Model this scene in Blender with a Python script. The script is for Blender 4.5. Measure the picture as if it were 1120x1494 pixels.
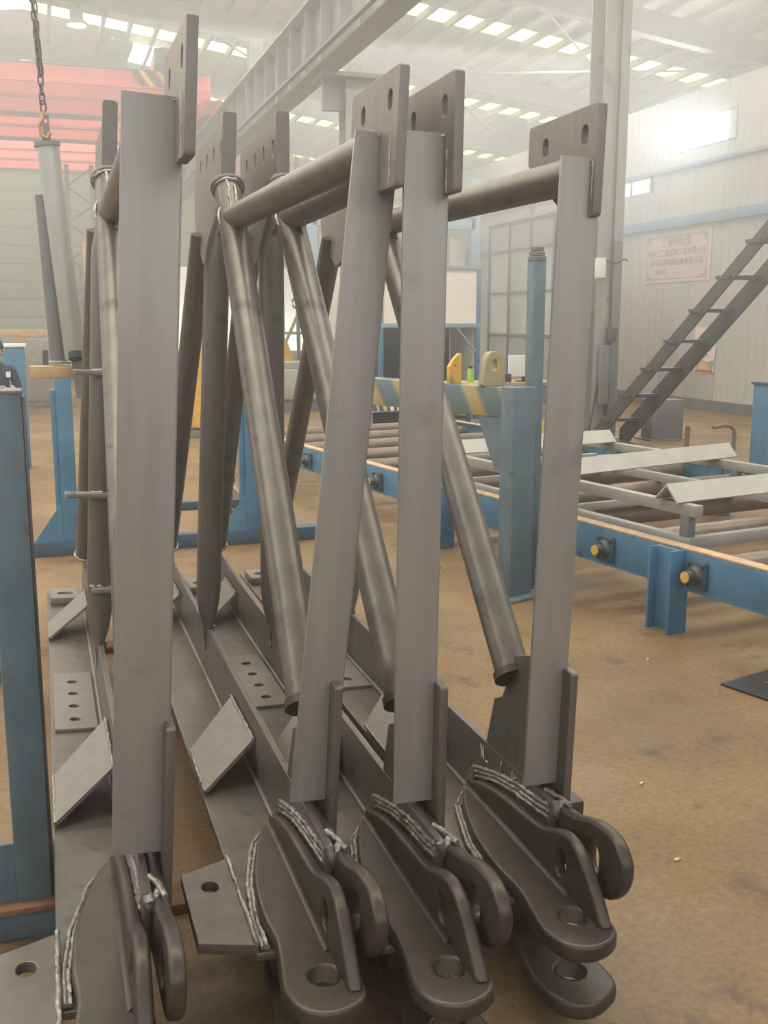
import bpy, bmesh, math, random
from mathutils import Vector, Matrix
random.seed(7)
S = bpy.context.scene
COL = S.collection
for o in list(bpy.data.objects): bpy.data.objects.remove(o)

# ------------------------------------------------------------------ camera
F = 1500.0
PITCH = math.atan(277 / F)
YAW = math.atan(501 * math.cos(PITCH) / F)
cam = bpy.data.cameras.new('camera'); camo = bpy.data.objects.new('camera', cam); COL.objects.link(camo)
cam.sensor_fit = 'VERTICAL'; cam.sensor_height = 36.0; cam.lens = 36.0 * F / 1494.0
cam.clip_start = 0.05; cam.clip_end = 300
camo.location = (0, 0, 1.8)
camo.rotation_euler = (math.pi / 2 - PITCH, 0, -YAW)
S.camera = camo

# ------------------------------------------------------------------ world, exposure
w = bpy.data.worlds.new('world'); S.world = w; w.use_nodes = True
bg = w.node_tree.nodes['Background']
bg.inputs[0].default_value = (0.95, 0.975, 1.0, 1); bg.inputs[1].default_value = 1.4
S.view_settings.view_transform = 'Standard'; S.view_settings.look = 'None'
S.view_settings.gamma = 1.0; S.view_settings.use_curve_mapping = False
S.view_settings.exposure = 0.97

def area(name, loc, rot, sx, sy, power, color=(1, 1, 1)):
    l = bpy.data.lights.new(name, 'AREA'); l.shape = 'RECTANGLE'; l.size = sx; l.size_y = sy
    l.energy = power; l.color = color
    o = bpy.data.objects.new(name, l); COL.objects.link(o); o.location = loc; o.rotation_euler = rot
    return o
area('window_daylight', (12.93, 18.85, 5.6), (0, math.radians(90), 0), 0.5, 2.2, 110, (0.85, 0.93, 1.0))
def roof_z(x): return 9.29 - 0.13 * abs(x)
for yy in (3.8, 9.8, 15.8, 21.8, 27.8):                    # daylight under the roof-light strips
    area('roof_light_daylight', (1.5, yy, 7.55), (0, 0, 0), 22, 0.8, 480, (1, 0.97, 0.92))

# ------------------------------------------------------------------ materials
MATS = {}
def mat(name, col, rough=0.6, metal=0.0, var=0.12, scale=6.0, bump=0.0, col2=None, stretch=(1, 1, 1), emit=None, es=0, spots=None):
    m = bpy.data.materials.new(name); m.use_nodes = True
    nt = m.node_tree; b = nt.nodes['Principled BSDF']
    b.inputs['Roughness'].default_value = rough; b.inputs['Metallic'].default_value = metal
    if emit:
        m.cycles.emission_sampling = 'NONE'          # found by bounced rays; the area lights carry the daylight
        b.inputs['Emission Color'].default_value = (*emit, 1); b.inputs['Emission Strength'].default_value = es
    tc = nt.nodes.new('ShaderNodeTexCoord'); mp = nt.nodes.new('ShaderNodeMapping'); mp.inputs['Scale'].default_value = stretch
    nt.links.new(tc.outputs['Object'], mp.inputs[0])
    n = nt.nodes.new('ShaderNodeTexNoise'); n.inputs['Scale'].default_value = scale; n.inputs['Detail'].default_value = 6; n.inputs['Roughness'].default_value = 0.62
    nt.links.new(mp.outputs[0], n.inputs[0])
    r = nt.nodes.new('ShaderNodeValToRGB'); r.color_ramp.elements[0].position = 0.3; r.color_ramp.elements[1].position = 0.7
    c2 = col2 or tuple(min(1, c * (1 + var)) for c in col)
    c1 = col if col2 else tuple(c * (1 - var) for c in col)
    r.color_ramp.elements[0].color = (*c1, 1); r.color_ramp.elements[1].color = (*c2, 1)
    nt.links.new(n.outputs[0], r.inputs[0])
    out = r.outputs[0]
    if spots:                                   # chips, rust or dirt blotches
        n2 = nt.nodes.new('ShaderNodeTexNoise'); n2.inputs['Scale'].default_value = spots[1]; n2.inputs['Detail'].default_value = 8
        nt.links.new(tc.outputs['Object'], n2.inputs[0])
        r2 = nt.nodes.new('ShaderNodeValToRGB'); r2.color_ramp.elements[0].position = spots[2]; r2.color_ramp.elements[1].position = spots[2] + 0.08
        nt.links.new(n2.outputs[0], r2.inputs[0])
        mx = nt.nodes.new('ShaderNodeMix'); mx.data_type = 'RGBA'
        nt.links.new(r2.outputs[0], mx.inputs[0]); nt.links.new(out, mx.inputs[6]); mx.inputs[7].default_value = (*spots[0], 1)
        out = mx.outputs[2]
    nt.links.new(out, b.inputs['Base Color'])
    if bump:
        bp = nt.nodes.new('ShaderNodeBump'); bp.inputs['Strength'].default_value = bump; bp.inputs['Distance'].default_value = 0.01
        nt.links.new(n.outputs[0], bp.inputs['Height']); nt.links.new(bp.outputs[0], b.inputs['Normal'])
    MATS[name] = m
    return m
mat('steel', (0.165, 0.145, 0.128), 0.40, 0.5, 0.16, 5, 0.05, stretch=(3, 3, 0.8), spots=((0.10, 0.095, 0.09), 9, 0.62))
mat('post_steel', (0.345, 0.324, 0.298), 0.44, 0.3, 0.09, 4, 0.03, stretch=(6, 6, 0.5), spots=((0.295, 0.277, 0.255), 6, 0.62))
mat('steel_light', (0.225, 0.205, 0.187), 0.48, 0.25, 0.12, 7, 0.04, stretch=(3, 3, 0.8))
mat('casting', (0.080, 0.066, 0.054), 0.40, 0.45, 0.2, 9, 0.12, spots=((0.05, 0.041, 0.034), 5, 0.6))
mat('weld', (0.36, 0.34, 0.31), 0.3, 0.7, 0.3, 60, 0.5)
mat('chalk', (0.75, 0.73, 0.70), 0.9)
mat('tube_pale', (0.42, 0.41, 0.38), 0.38, 0.45, 0.12, 4)
mat('bore', (0.24, 0.235, 0.22), 0.35, 0.7, 0.1, 20)
mat('blue', (0.078, 0.195, 0.315), 0.5, 0.0, 0.18, 6, 0.04, spots=((0.05, 0.07, 0.09), 5, 0.66))
mat('blue_worn', (0.115, 0.165, 0.195), 0.5, 0.0, 0.22, 4, 0.05, stretch=(2, 2, 1), spots=((0.09, 0.08, 0.07), 7, 0.63))
mat('blue_dark', (0.05, 0.09, 0.13), 0.5, 0.0, 0.2, 6)
mat('blue_pale', (0.24, 0.34, 0.44), 0.5, 0.0, 0.1, 6)
mat('tan_edge', (0.55, 0.37, 0.22), 0.7, 0.0, 0.2, 12)
mat('roller', (0.21, 0.165, 0.135), 0.42, 0.35, 0.2, 6)
mat('bearing', (0.09, 0.10, 0.10), 0.5, 0.4, 0.3, 30, 0.2)
mat('yellow', (0.72, 0.44, 0.09), 0.5, 0.0, 0.15, 8, spots=((0.35, 0.22, 0.08), 6, 0.66))
mat('ochre', (0.50, 0.37, 0.13), 0.6, 0.0, 0.25, 8, col2=(0.3, 0.3, 0.24))
mat('orange_red', (0.78, 0.15, 0.12), 0.5, 0.0, 0.1, 5)
mat('red_dark', (0.42, 0.09, 0.08), 0.5, 0.0, 0.1, 5)
mat('hazard_yellow', (0.75, 0.48, 0.12), 0.5); mat('black', (0.025, 0.025, 0.028), 0.5); mat('black_gloss', (0.02, 0.022, 0.026), 0.18)
mat('beam_grey', (0.30, 0.30, 0.29), 0.6, 0.0, 0.12, 3)
mat('beam_dark', (0.17, 0.18, 0.185), 0.6, 0.0, 0.12, 3)
mat('column_grey', (0.36, 0.35, 0.33), 0.55, 0.1, 0.16, 2, stretch=(3, 3, 0.5), spots=((0.2, 0.2, 0.2), 3, 0.62))
mat('stair', (0.085, 0.085, 0.09), 0.55, 0.2, 0.15, 5)
mat('wall_white', (0.56, 0.53, 0.49), 0.6, 0.0, 0.06, 1.2, spots=((0.5, 0.48, 0.44), 0.8, 0.6))
mat('siding', (0.80, 0.84, 0.88), 0.55, 0.0, 0.05, 1.0)
mat('roof_sheet', (0.56, 0.51, 0.45), 0.5, 0.0, 0.1, 2.0)
mat('purlin', (0.24, 0.23, 0.21), 0.6, 0.0, 0.1, 4)
mat('skylight', (0.9, 0.85, 0.5), 0.5, 0.0, 0.04, 3, emit=(1.0, 0.88, 0.32), es=2.3)
mat('daylight_pane', (0.9, 0.9, 0.9), 0.4, 0.0, 0.02, 3, emit=(1.0, 0.99, 0.97), es=9.0)
mat('soft_pane', (0.8, 0.8, 0.75), 0.4, 0.0, 0.04, 3, emit=(1.0, 0.97, 0.86), es=0.8)
mat('wood', (0.46, 0.31, 0.17), 0.75, 0.0, 0.25, 8, stretch=(1, 6, 6)); mat('wood_dark', (0.16, 0.10, 0.07), 0.8, 0.0, 0.3, 8)
mat('frame_grey', (0.33, 0.32, 0.30), 0.5, 0.1, 0.12, 6); mat('angle_pale', (0.46, 0.44, 0.40), 0.55, 0.1, 0.08, 5)
mat('white_board', (0.86, 0.80, 0.72), 0.6, 0.0, 0.04, 2); mat('paper', (0.80, 0.80, 0.78), 0.7, 0, 0.03)
mat('banner_pink', (0.72, 0.56, 0.54), 0.7, 0.0, 0.06, 2); mat('banner_ink', (0.30, 0.13, 0.13), 0.7)
mat('poster_red', (0.5, 0.10, 0.12), 0.6); mat('poster_green', (0.30, 0.42, 0.25), 0.6); mat('poster_orange', (0.78, 0.42, 0.18), 0.6); mat('poster_pink', (0.80, 0.68, 0.66), 0.6)
mat('grey_panel', (0.36, 0.36, 0.37), 0.5); mat('mullion', (0.14, 0.17, 0.20), 0.45)
mat('cloth_navy', (0.045, 0.055, 0.09), 0.9, 0, 0.2, 30); mat('skin', (0.58, 0.38, 0.30), 0.55, 0, 0.05); mat('hair', (0.02, 0.018, 0.016), 0.6)
mat('chain', (0.16, 0.14, 0.12), 0.45, 0.7); mat('hook_orange', (0.55, 0.30, 0.14), 0.5)
mat('green_bottle', (0.35, 0.62, 0.05), 0.35); mat('rust', (0.24, 0.12, 0.07), 0.8, 0.1, 0.3, 14); mat('cable', (0.03, 0.03, 0.03), 0.6)
mat('pale_chip', (0.7, 0.62, 0.48), 0.8); mat('lamp_white', (0.85, 0.85, 0.85), 0.4, emit=(1, 1, 1), es=2.0)

def glass(name, col, rough, alpha):
    m = bpy.data.materials.new(name); m.use_nodes = True; nt = m.node_tree; nt.nodes.clear()
    o = nt.nodes.new('ShaderNodeOutputMaterial'); mx = nt.nodes.new('ShaderNodeMixShader'); t = nt.nodes.new('ShaderNodeBsdfTransparent'); g = nt.nodes.new('ShaderNodeBsdfGlossy')
    d = nt.nodes.new('ShaderNodeBsdfDiffuse'); m2 = nt.nodes.new('ShaderNodeMixShader')
    d.inputs[0].default_value = (*col, 1); g.inputs[0].default_value = (0.9, 0.9, 0.9, 1); g.inputs['Roughness'].default_value = rough
    m2.inputs[0].default_value = 0.45; nt.links.new(d.outputs[0], m2.inputs[1]); nt.links.new(g.outputs[0], m2.inputs[2])
    mx.inputs[0].default_value = alpha; nt.links.new(t.outputs[0], mx.inputs[1]); nt.links.new(m2.outputs[0], mx.inputs[2]); nt.links.new(mx.outputs[0], o.inputs[0])
    MATS[name] = m
glass('glass', (0.75, 0.78, 0.74), 0.05, 0.6)

def floor_material():
    m = bpy.data.materials.new('floor_concrete'); m.use_nodes = True; nt = m.node_tree; b = nt.nodes['Principled BSDF']; L = nt.links.new
    tc = nt.nodes.new('ShaderNodeTexCoord')
    def noise(s, d=8, r=0.6):
        n = nt.nodes.new('ShaderNodeTexNoise'); n.inputs['Scale'].default_value = s; n.inputs['Detail'].default_value = d; n.inputs['Roughness'].default_value = r
        L(tc.outputs['Object'], n.inputs[0]); return n
    def ramp(n, a, b_, c1, c2):
        r = nt.nodes.new('ShaderNodeValToRGB'); r.color_ramp.elements[0].position = a; r.color_ramp.elements[1].position = b_
        r.color_ramp.elements[0].color = (*c1, 1); r.color_ramp.elements[1].color = (*c2, 1); L(n.outputs[0], r.inputs[0]); return r
    def mix(f, a, c, mode='MIX'):
        x = nt.nodes.new('ShaderNodeMix'); x.data_type = 'RGBA'; x.blend_type = mode
        if isinstance(f, float): x.inputs[0].default_value = f
        else: L(f, x.inputs[0])
        L(a, x.inputs[6])
        if isinstance(c, tuple): x.inputs[7].default_value = (*c, 1)
        else: L(c, x.inputs[7])
        return x.outputs[2]
    base = ramp(noise(0.9, 10), 0.3, 0.7, (0.160, 0.094, 0.040), (0.300, 0.186, 0.084)).outputs[0]
    fine = ramp(noise(38, 8, 0.7), 0.35, 0.65, (0.62, 0.62, 0.62), (1.2, 1.2, 1.2)).outputs[0]
    base = mix(0.8, base, fine, 'MULTIPLY')
    st = ramp(noise(2.7, 9, 0.7), 0.57, 0.68, (0, 0, 0), (1, 1, 1)).outputs[0]
    base = mix(st, base, (0.095, 0.065, 0.045))
    pale = ramp(noise(5.5, 10, 0.75), 0.64, 0.72, (0, 0, 0), (0.5, 0.5, 0.5)).outputs[0]
    base = mix(pale, base, (0.42, 0.33, 0.23))
    L(base, b.inputs['Base Color'])
    rr = ramp(noise(1.6, 6), 0.3, 0.7, (0.42, 0.42, 0.42), (0.72, 0.72, 0.72)); L(rr.outputs[0], b.inputs['Roughness'])
    bp = nt.nodes.new('ShaderNodeBump'); bp.inputs['Strength'].default_value = 0.25; bp.inputs['Distance'].default_value = 0.006
    L(noise(30).outputs[0], bp.inputs['Height']); L(bp.outputs[0], b.inputs['Normal'])
    MATS['floor'] = m
floor_material()
def stripe_material(name, c1, c2, freq, axis_rot):
    m = bpy.data.materials.new(name); m.use_nodes = True; nt = m.node_tree; b = nt.nodes['Principled BSDF']; L = nt.links.new
    tc = nt.nodes.new('ShaderNodeTexCoord'); mp = nt.nodes.new('ShaderNodeMapping'); mp.inputs['Rotation'].default_value = axis_rot
    wv = nt.nodes.new('ShaderNodeTexWave'); wv.inputs['Scale'].default_value = freq; wv.inputs['Distortion'].default_value = 1.2; wv.inputs['Detail'].default_value = 2
    L(tc.outputs['Object'], mp.inputs[0]); L(mp.outputs[0], wv.inputs[0])
    r = nt.nodes.new('ShaderNodeValToRGB'); r.color_ramp.elements[0].position = 0.45; r.color_ramp.elements[1].position = 0.85
    r.color_ramp.elements[0].color = (*c1, 1); r.color_ramp.elements[1].color = (*c2, 1); L(wv.outputs[0], r.inputs[0]); L(r.outputs[0], b.inputs['Base Color'])
    b.inputs['Roughness'].default_value = 0.55
    MATS[name] = m
stripe_material('blue_yellow_stripes', (0.13, 0.175, 0.185), (0.40, 0.31, 0.13), 1.05, (math.radians(35), 0, math.radians(80)))

# ------------------------------------------------------------------ mesh helpers
def link(name, me, m, parent=None, smooth=True, ang=35):
    o = bpy.data.objects.new(name, me); COL.objects.link(o)
    if m: 
        me.materials.clear(); me.materials.append(MATS[m])
    if parent: o.parent = parent
    if smooth and len(me.polygons):
        me.polygons.foreach_set('use_smooth', [True] * len(me.polygons))
        me.set_sharp_from_angle(angle=math.radians(ang))
    return o
def raw(name, v, f, m, parent=None, smooth=True, ang=35):
    me = bpy.data.meshes.new(name); me.from_pydata([tuple(p) for p in v], [], f); me.update()
    return link(name, me, m, parent, smooth, ang)
def box_mesh(name, x, y, z, bevel=0.0):
    bm = bmesh.new(); bmesh.ops.create_cube(bm, size=1)
    bmesh.ops.transform(bm, verts=bm.verts, matrix=Matrix.Translation(((x[0]+x[1])/2, (y[0]+y[1])/2, (z[0]+z[1])/2)) @ Matrix.Diagonal((abs(x[1]-x[0]), abs(y[1]-y[0]), abs(z[1]-z[0]), 1)))
    if bevel: bmesh.ops.bevel(bm, geom=bm.edges[:], offset=bevel, segments=2, affect='EDGES', profile=0.5)
    me = bpy.data.meshes.new(name); bm.to_mesh(me); bm.free(); return me
def box(name, x, y, z, m, parent=None, bevel=0.0):
    return link(name, box_mesh(name, x, y, z, bevel), m, parent)
def basis(p, q, up=Vector((0, 0, 1))):
    d = (Vector(q) - Vector(p)); L = d.length; d.normalize()
    if abs(d.dot(up)) > 0.98: up = Vector((0, 1, 0))
    s = d.cross(up).normalized(); u = s.cross(d).normalized()
    return d, s, u, L
def bar(name, p, q, wd, ht, m, parent=None, up=Vector((0, 0, 1)), bevel=0.0):
    d, s, u, L = basis(p, q, up)
    M = Matrix((( s.x, d.x, u.x, p[0]), (s.y, d.y, u.y, p[1]), (s.z, d.z, u.z, p[2]), (0, 0, 0, 1)))
    me = box_mesh(name, (-wd/2, wd/2), (0, L), (-ht/2, ht/2), bevel); me.transform(M)
    return link(name, me, m, parent)
def tube(name, p, q, r, m, parent=None, n=24, prof=None, up=Vector((0, 0, 1)), cap=True):
    d, s, u, L = basis(p, q, up); p = Vector(p)
    prof = prof or [(0, 1, 1), (1, 1, 1)]
    v = []; f = []
    for (t, a, b_) in prof:
        for i in range(n):
            g = 2 * math.pi * i / n
            v.append(p + d * (t * L) + s * (math.cos(g) * r * a) + u * (math.sin(g) * r * b_))
    k = len(prof)
    for j in range(k - 1):
        for i in range(n):
            f.append((j*n + i, j*n + (i+1) % n, (j+1)*n + (i+1) % n, (j+1)*n + i))
    if cap: f.append(tuple(range(n-1, -1, -1))); f.append(tuple((k-1)*n + i for i in range(n)))
    me = bpy.data.meshes.new(name); me.from_pydata([tuple(x) for x in v], [], f)
    bm = bmesh.new(); bm.from_mesh(me); bmesh.ops.recalc_face_normals(bm, faces=bm.faces); bm.to_mesh(me); bm.free()
    return link(name, me, m, parent, True, 40)
def pipe(name, p, q, r, wall, m, parent=None, n=20):     # open ended hollow pipe
    d, s, u, L = basis(p, q); p = Vector(p); v = []; f = []
    for (t, rr) in ((0, r), (L, r), (L, r - wall), (0, r - wall)):
        for i in range(n):
            g = 2*math.pi*i/n; v.append(p + d*t + s*(math.cos(g)*rr) + u*(math.sin(g)*rr))
    for j in range(4):
        for i in range(n): f.append((j*n+i, j*n+(i+1) % n, ((j+1) % 4)*n+(i+1) % n, ((j+1) % 4)*n+i))
    me = bpy.data.meshes.new(name); me.from_pydata([tuple(x) for x in v], [], f)
    bm = bmesh.new(); bm.from_mesh(me); bmesh.ops.recalc_face_normals(bm, faces=bm.faces); bm.to_mesh(me); bm.free()
    return link(name, me, m, parent, True, 40)
def sweep(name, pts, r, m, parent=None, n=6, closed=False, lump=0.0):
    pts = [Vector(p) for p in pts]; v = []; f = []; K = len(pts)
    for k, p in enumerate(pts):
        a = pts[(k-1) % K] if (k or closed) else pts[0]; b_ = pts[(k+1) % K] if (k < K-1 or closed) else pts[-1]
        d, s, u, _ = basis(a, b_); rr = r * (1 + lump * random.uniform(-1, 1))
        for i in range(n):
            g = 2*math.pi*i/n; v.append(p + s*(math.cos(g)*rr) + u*(math.sin(g)*rr))
    for k in range(K if closed else K-1):
        for i in range(n): f.append((k*n+i, k*n+(i+1) % n, ((k+1) % K)*n+(i+1) % n, ((k+1) % K)*n+i))
    if not closed: f.append(tuple(range(n-1, -1, -1))); f.append(tuple((K-1)*n+i for i in range(n)))
    return raw(name, v, f, m, parent, True, 60)
def weld(name, pts, r, parent, sub=None):
    P = [Vector(p) for p in pts]; out = []
    for a, b_ in zip(P, P[1:]):
        k = max(2, int((b_-a).length / 0.012))
        for i in range(k): out.append(a.lerp(b_, i / k) + Vector((random.uniform(-1, 1), random.uniform(-1, 1), random.uniform(-1, 1))) * r * 0.22)
    out.append(P[-1])
    return sweep(name, out, r, 'weld', parent, 6, False, 0.18)
def smooth_closed(pts, sub=6):
    K = len(pts); out = []
    for k in range(K):
        p0, p1, p2, p3 = [pts[(k+j-1) % K] for j in range(4)]
        for i in range(sub):
            t = i / sub
            out.append(tuple(0.5*((2*p1[c]) + (-p0[c]+p2[c])*t + (2*p0[c]-5*p1[c]+4*p2[c]-p3[c])*t*t + (-p0[c]+3*p1[c]-3*p2[c]+p3[c])*t**3) for c in (0, 1)))
    return out
def oval(cx, cy, rx, ry, n=20): return [(cx + rx*math.cos(2*math.pi*i/n), cy + ry*math.sin(2*math.pi*i/n)) for i in range(n)]
def slot(cx, cy, rx, ry, n=10):                            # stadium hole
    out = []
    for i in range(n+1): a = math.pi*i/n; out.append((cx + rx*math.cos(a), cy + (ry-rx) + rx*math.sin(a)))
    for i in range(n+1): a = math.pi + math.pi*i/n; out.append((cx + rx*math.cos(a), cy - (ry-rx) + rx*math.sin(a)))
    return out
def plate_mesh(name, outline, holes, thick, bevel=0.0, res=1):
    cu = bpy.data.curves.new(name, 'CURVE'); cu.dimensions = '2D'; cu.fill_mode = 'BOTH'
    for pl in [outline] + list(holes):
        sp = cu.splines.new('POLY'); sp.points.add(len(pl) - 1); sp.use_cyclic_u = True
        for i, (a, b_) in enumerate(pl): sp.points[i].co = (a, b_, 0, 1)
    cu.extrude = max(thick/2 - bevel, 0.0001); cu.bevel_depth = bevel; cu.bevel_resolution = res; cu.offset = -bevel
    ob = bpy.data.objects.new(name, cu); me = bpy.data.meshes.new_from_object(ob); me.name = name
    bpy.data.objects.remove(ob); bpy.data.curves.remove(cu); me.materials.clear(); return me
PL = {'yz': Matrix(((0, 0, 1, 0), (1, 0, 0, 0), (0, 1, 0, 0), (0, 0, 0, 1))),
      'xy': Matrix.Identity(4),
      'xz': Matrix(((1, 0, 0, 0), (0, 0, -1, 0), (0, 1, 0, 0), (0, 0, 0, 1)))}
def plate(name, plane, at, outline, holes, thick, m, parent=None, bevel=0.0, ang=35):
    me = plate_mesh(name, outline, holes, thick, bevel); off = {'yz': (at, 0, 0), 'xy': (0, 0, at), 'xz': (0, at, 0)}[plane]
    me.transform(Matrix.Translation(off) @ PL[plane])
    return link(name, me, m, parent, True, ang)
def rrect(x0, x1, y0, y1, r, n=4):
    out = []
    for cx, cy, a0 in ((x1-r, y1-r, 0), (x0+r, y1-r, 90), (x0+r, y0+r, 180), (x1-r, y0+r, 270)):
        for i in range(n+1): a = math.radians(a0 + 90*i/n); out.append((cx + r*math.cos(a), cy + r*math.sin(a)))
    return out
def empty(name, loc, rot=(0, 0, 0)):
    o = bpy.data.objects.new(name, None); COL.objects.link(o); o.location = loc; o.rotation_euler = rot; o.empty_display_size = 0.1; return o
def tag(o, label, cat, group=None):
    o['label'] = label; o['category'] = cat
    if group: o['group'] = group
    return o
def struct(o, label=None):
    o['kind'] = 'structure'
    if label: o['label'] = label
    return o
def copy_part(o, parent, loc=None):
    c = o.copy(); COL.objects.link(c); c.parent = parent
    if loc is not None: c.location = loc
    return c
def text(name, s, size, m, parent, M, ext=0.001):
    cu = bpy.data.curves.new(name, 'FONT'); cu.body = s; cu.size = size; cu.extrude = ext; cu.align_x = 'CENTER'; cu.align_y = 'CENTER'; cu.resolution_u = 2
    ob = bpy.data.objects.new(name, cu); me = bpy.data.meshes.new_from_object(ob); bpy.data.objects.remove(ob)
    me.transform(M); return link(name, me, m, parent, False)

# ================================================================== SETTING
fl = box('floor', (-14, 17.2), (-6, 44), (-0.2, 0), 'floor'); struct(fl, 'stained brown concrete workshop floor')

# --- roof: sheets, purlins, roof lights, rafters
ceil = empty('ceiling', (0, 0, 0)); struct(ceil, 'pitched metal roof with purlins and yellow roof lights')
STRIP = [3.4, 9.4, 15.4, 21.4, 27.4, 33.4, 39.4]; SW = 0.8
def roof_quad(name, x0, x1, y0, y1, m, up=0.0, th=0.06):
    v = [(x, y, roof_z(x) + up + dz) for dz in (0, th) for x, y in ((x0, y0), (x1, y0), (x1, y1), (x0, y1))]
    f = [(3, 2, 1, 0), (4, 5, 6, 7), (0, 1, 5, 4), (1, 2, 6, 5), (2, 3, 7, 6), (3, 0, 4, 7)]
    return raw(name, v, f, m, ceil, False)
ys = [-6] + [q for s in STRIP for q in (s, s + SW)] + [44]
for a, b_ in zip(ys[0::2], ys[1::2]):
    for x0, x1 in ((-14, 0), (0, 17.2)): roof_quad('roof_sheet', x0, x1, a, b_, 'roof_sheet')
px = [i * 0.62 for i in range(0, 28)]
for s in STRIP:
    roof_quad('skylight_pane', -14, 0, s, s + SW, 'skylight')
    if s < 20: roof_quad('skylight_pane', 0, 17.2, s, s + SW, 'skylight')
    else:
        for a, b_ in zip(px, px[1:]): roof_quad('skylight_pane', a + 0.05, b_ - 0.05, s, s + SW, 'skylight')
for x in px[1:] + [-i * 1.24 for i in range(1, 11)]:
    box('purlin', (x - 0.045, x + 0.045), (-6, 44), (roof_z(x) - 0.14, roof_z(x) - 0.004), 'purlin', ceil)
for y in (12.3, 18.4, 24.4, 30.4, 36.4):
    for x0, x1 in ((-14, 0), (0, 17)):
        z0, z1 = roof_z(x0), roof_z(x1)
        for nm, dt, db, hw in (('rafter', -0.15, -0.6, 0.02), ('rafter_flange', -0.6, -0.63, 0.12)):
            v = [(x0, y-hw, z0+db), (x1, y-hw, z1+db), (x1, y+hw, z1+db), (x0, y+hw, z0+db), (x0, y-hw, z0+dt), (x1, y-hw, z1+dt), (x1, y+hw, z1+dt), (x0, y+hw, z0+dt)]
            raw(nm, v, [(3, 2, 1, 0), (4, 5, 6, 7), (0, 1, 5, 4), (1, 2, 6, 5), (2, 3, 7, 6), (3, 0, 4, 7)], 'beam_grey', ceil, False)
for (x0, y0), (x1, y1) in (((9, 18.4), (15, 24.4)), ((15, 18.4), (9, 24.4)), ((3.5, 24.4), (9, 30.4)), ((9, 24.4), (14.5, 30.4)), ((-5, 24.4), (0, 30.4))):
    tube('tie_rod', (x0, y0, roof_z(x0) - 0.5), (x1, y1, roof_z(x1) - 0.5), 0.025, 'beam_grey', ceil, 8)

# --- right wall (sandwich panels), skirting, rail, window
wr = empty('wall_right', (13, 0, 0)); struct(wr, 'white sandwich panel wall with raised skirting')
panel_me = box_mesh('panel', (0, 0.12), (0.006, 0.994), (0.0, 6.45), 0.004); panel_me.materials.append(MATS['wall_white'])
for i in range(-2, 44):
    if 17.5 < i + 0.5 < 20.2: continue
    o = bpy.data.objects.new('panel', panel_me); COL.objects.link(o); o.parent = wr; o.location = (0, i, 0)
for i in (18, 19):
    box('panel', (0, 0.12), (i + 0.006, i + 0.994), (0, 5.3), 'wall_white', wr, 0.004)
    box('panel', (0, 0.12), (i + 0.006, i + 0.994), (5.9, 6.45), 'wall_white', wr, 0.004)
rib_me = box_mesh('rib', (-0.008, 0.0), (-0.012, 0.012), (0.2, 6.4)); rib_me.materials.append(MATS['wall_white'])
for i in range(48):
    y = 12 + i * 0.25
    if 17.9 < y < 20.1: continue
    o = bpy.data.objects.new('rib', rib_me); COL.objects.link(o); o.parent = wr; o.location = (0, y, 0)
struct(box('baseboard_right', (12.93, 13.0), (-2, 44), (0.0, 0.22), 'beam_dark'), 'dark skirting along the foot of the white wall')
struct(box('trim_1', (12.86, 13.0), (-2, 44), (3.78, 3.98), 'blue_pale', bevel=0.01), 'pale blue rail running along the white wall')
struct(box('trim_2', (12.9, 13.0), (-2, 44), (4.95, 5.03), 'blue_pale', bevel=0.01), 'thin upper pale rail on the white wall')
wn = empty('window_1', (13, 17.7, 5.3)); struct(wn, 'bright glaring window high on the white wall')
box('window_pane', (0.02, 0.05), (0.03, 1.1), (0.03, 0.57), 'daylight_pane', wn); box('window_pane', (0.02, 0.05), (1.14, 2.27), (0.03, 0.57), 'daylight_pane', wn)
for a, b_ in (((0.0, 0.03), (0, 0.6)), ((1.1, 1.14), (0, 0.6)), ((2.27, 2.3), (0, 0.6))): box('window_frame', (-0.02, 0.08), a, b_, 'blue_pale', wn)
for z in ((0, 0.03), (0.57, 0.6)): box('window_frame', (-0.02, 0.08), (0, 2.3), z, 'blue_pale', wn)
w2 = empty('window_2', (13, 20.6, 4.62)); struct(w2, 'low strip window under the upper rail beside the column')
for i in range(5):
    box('window_pane', (-0.03, -0.015), (i * 0.8 + 0.03, i * 0.8 + 0.77), (0.02, 0.3), 'soft_pane', w2)
    box('mullion', (-0.05, -0.005), (i * 0.8 - 0.03, i * 0.8 + 0.03), (0, 0.32), 'blue_pale', w2)
struct(box('wall_outer', (17.2, 17.35), (-6, 44), (0, 7.6), 'siding'), 'pale outer wall behind the partition')

# --- unseen low walls added behind and left of camera to dim low light, open above
struct(box('shade_wall_front', (-14, 17.2), (-4.6, -4.5), (0, 3.3), 'wall_white'), 'pale unseen wall added behind the viewer to dim the low light')
struct(box('shade_wall_left', (-14, -13.9), (-4.5, 42), (0, 3.3), 'wall_white'), 'pale unseen low wall added on the left to dim the low light')
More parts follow.
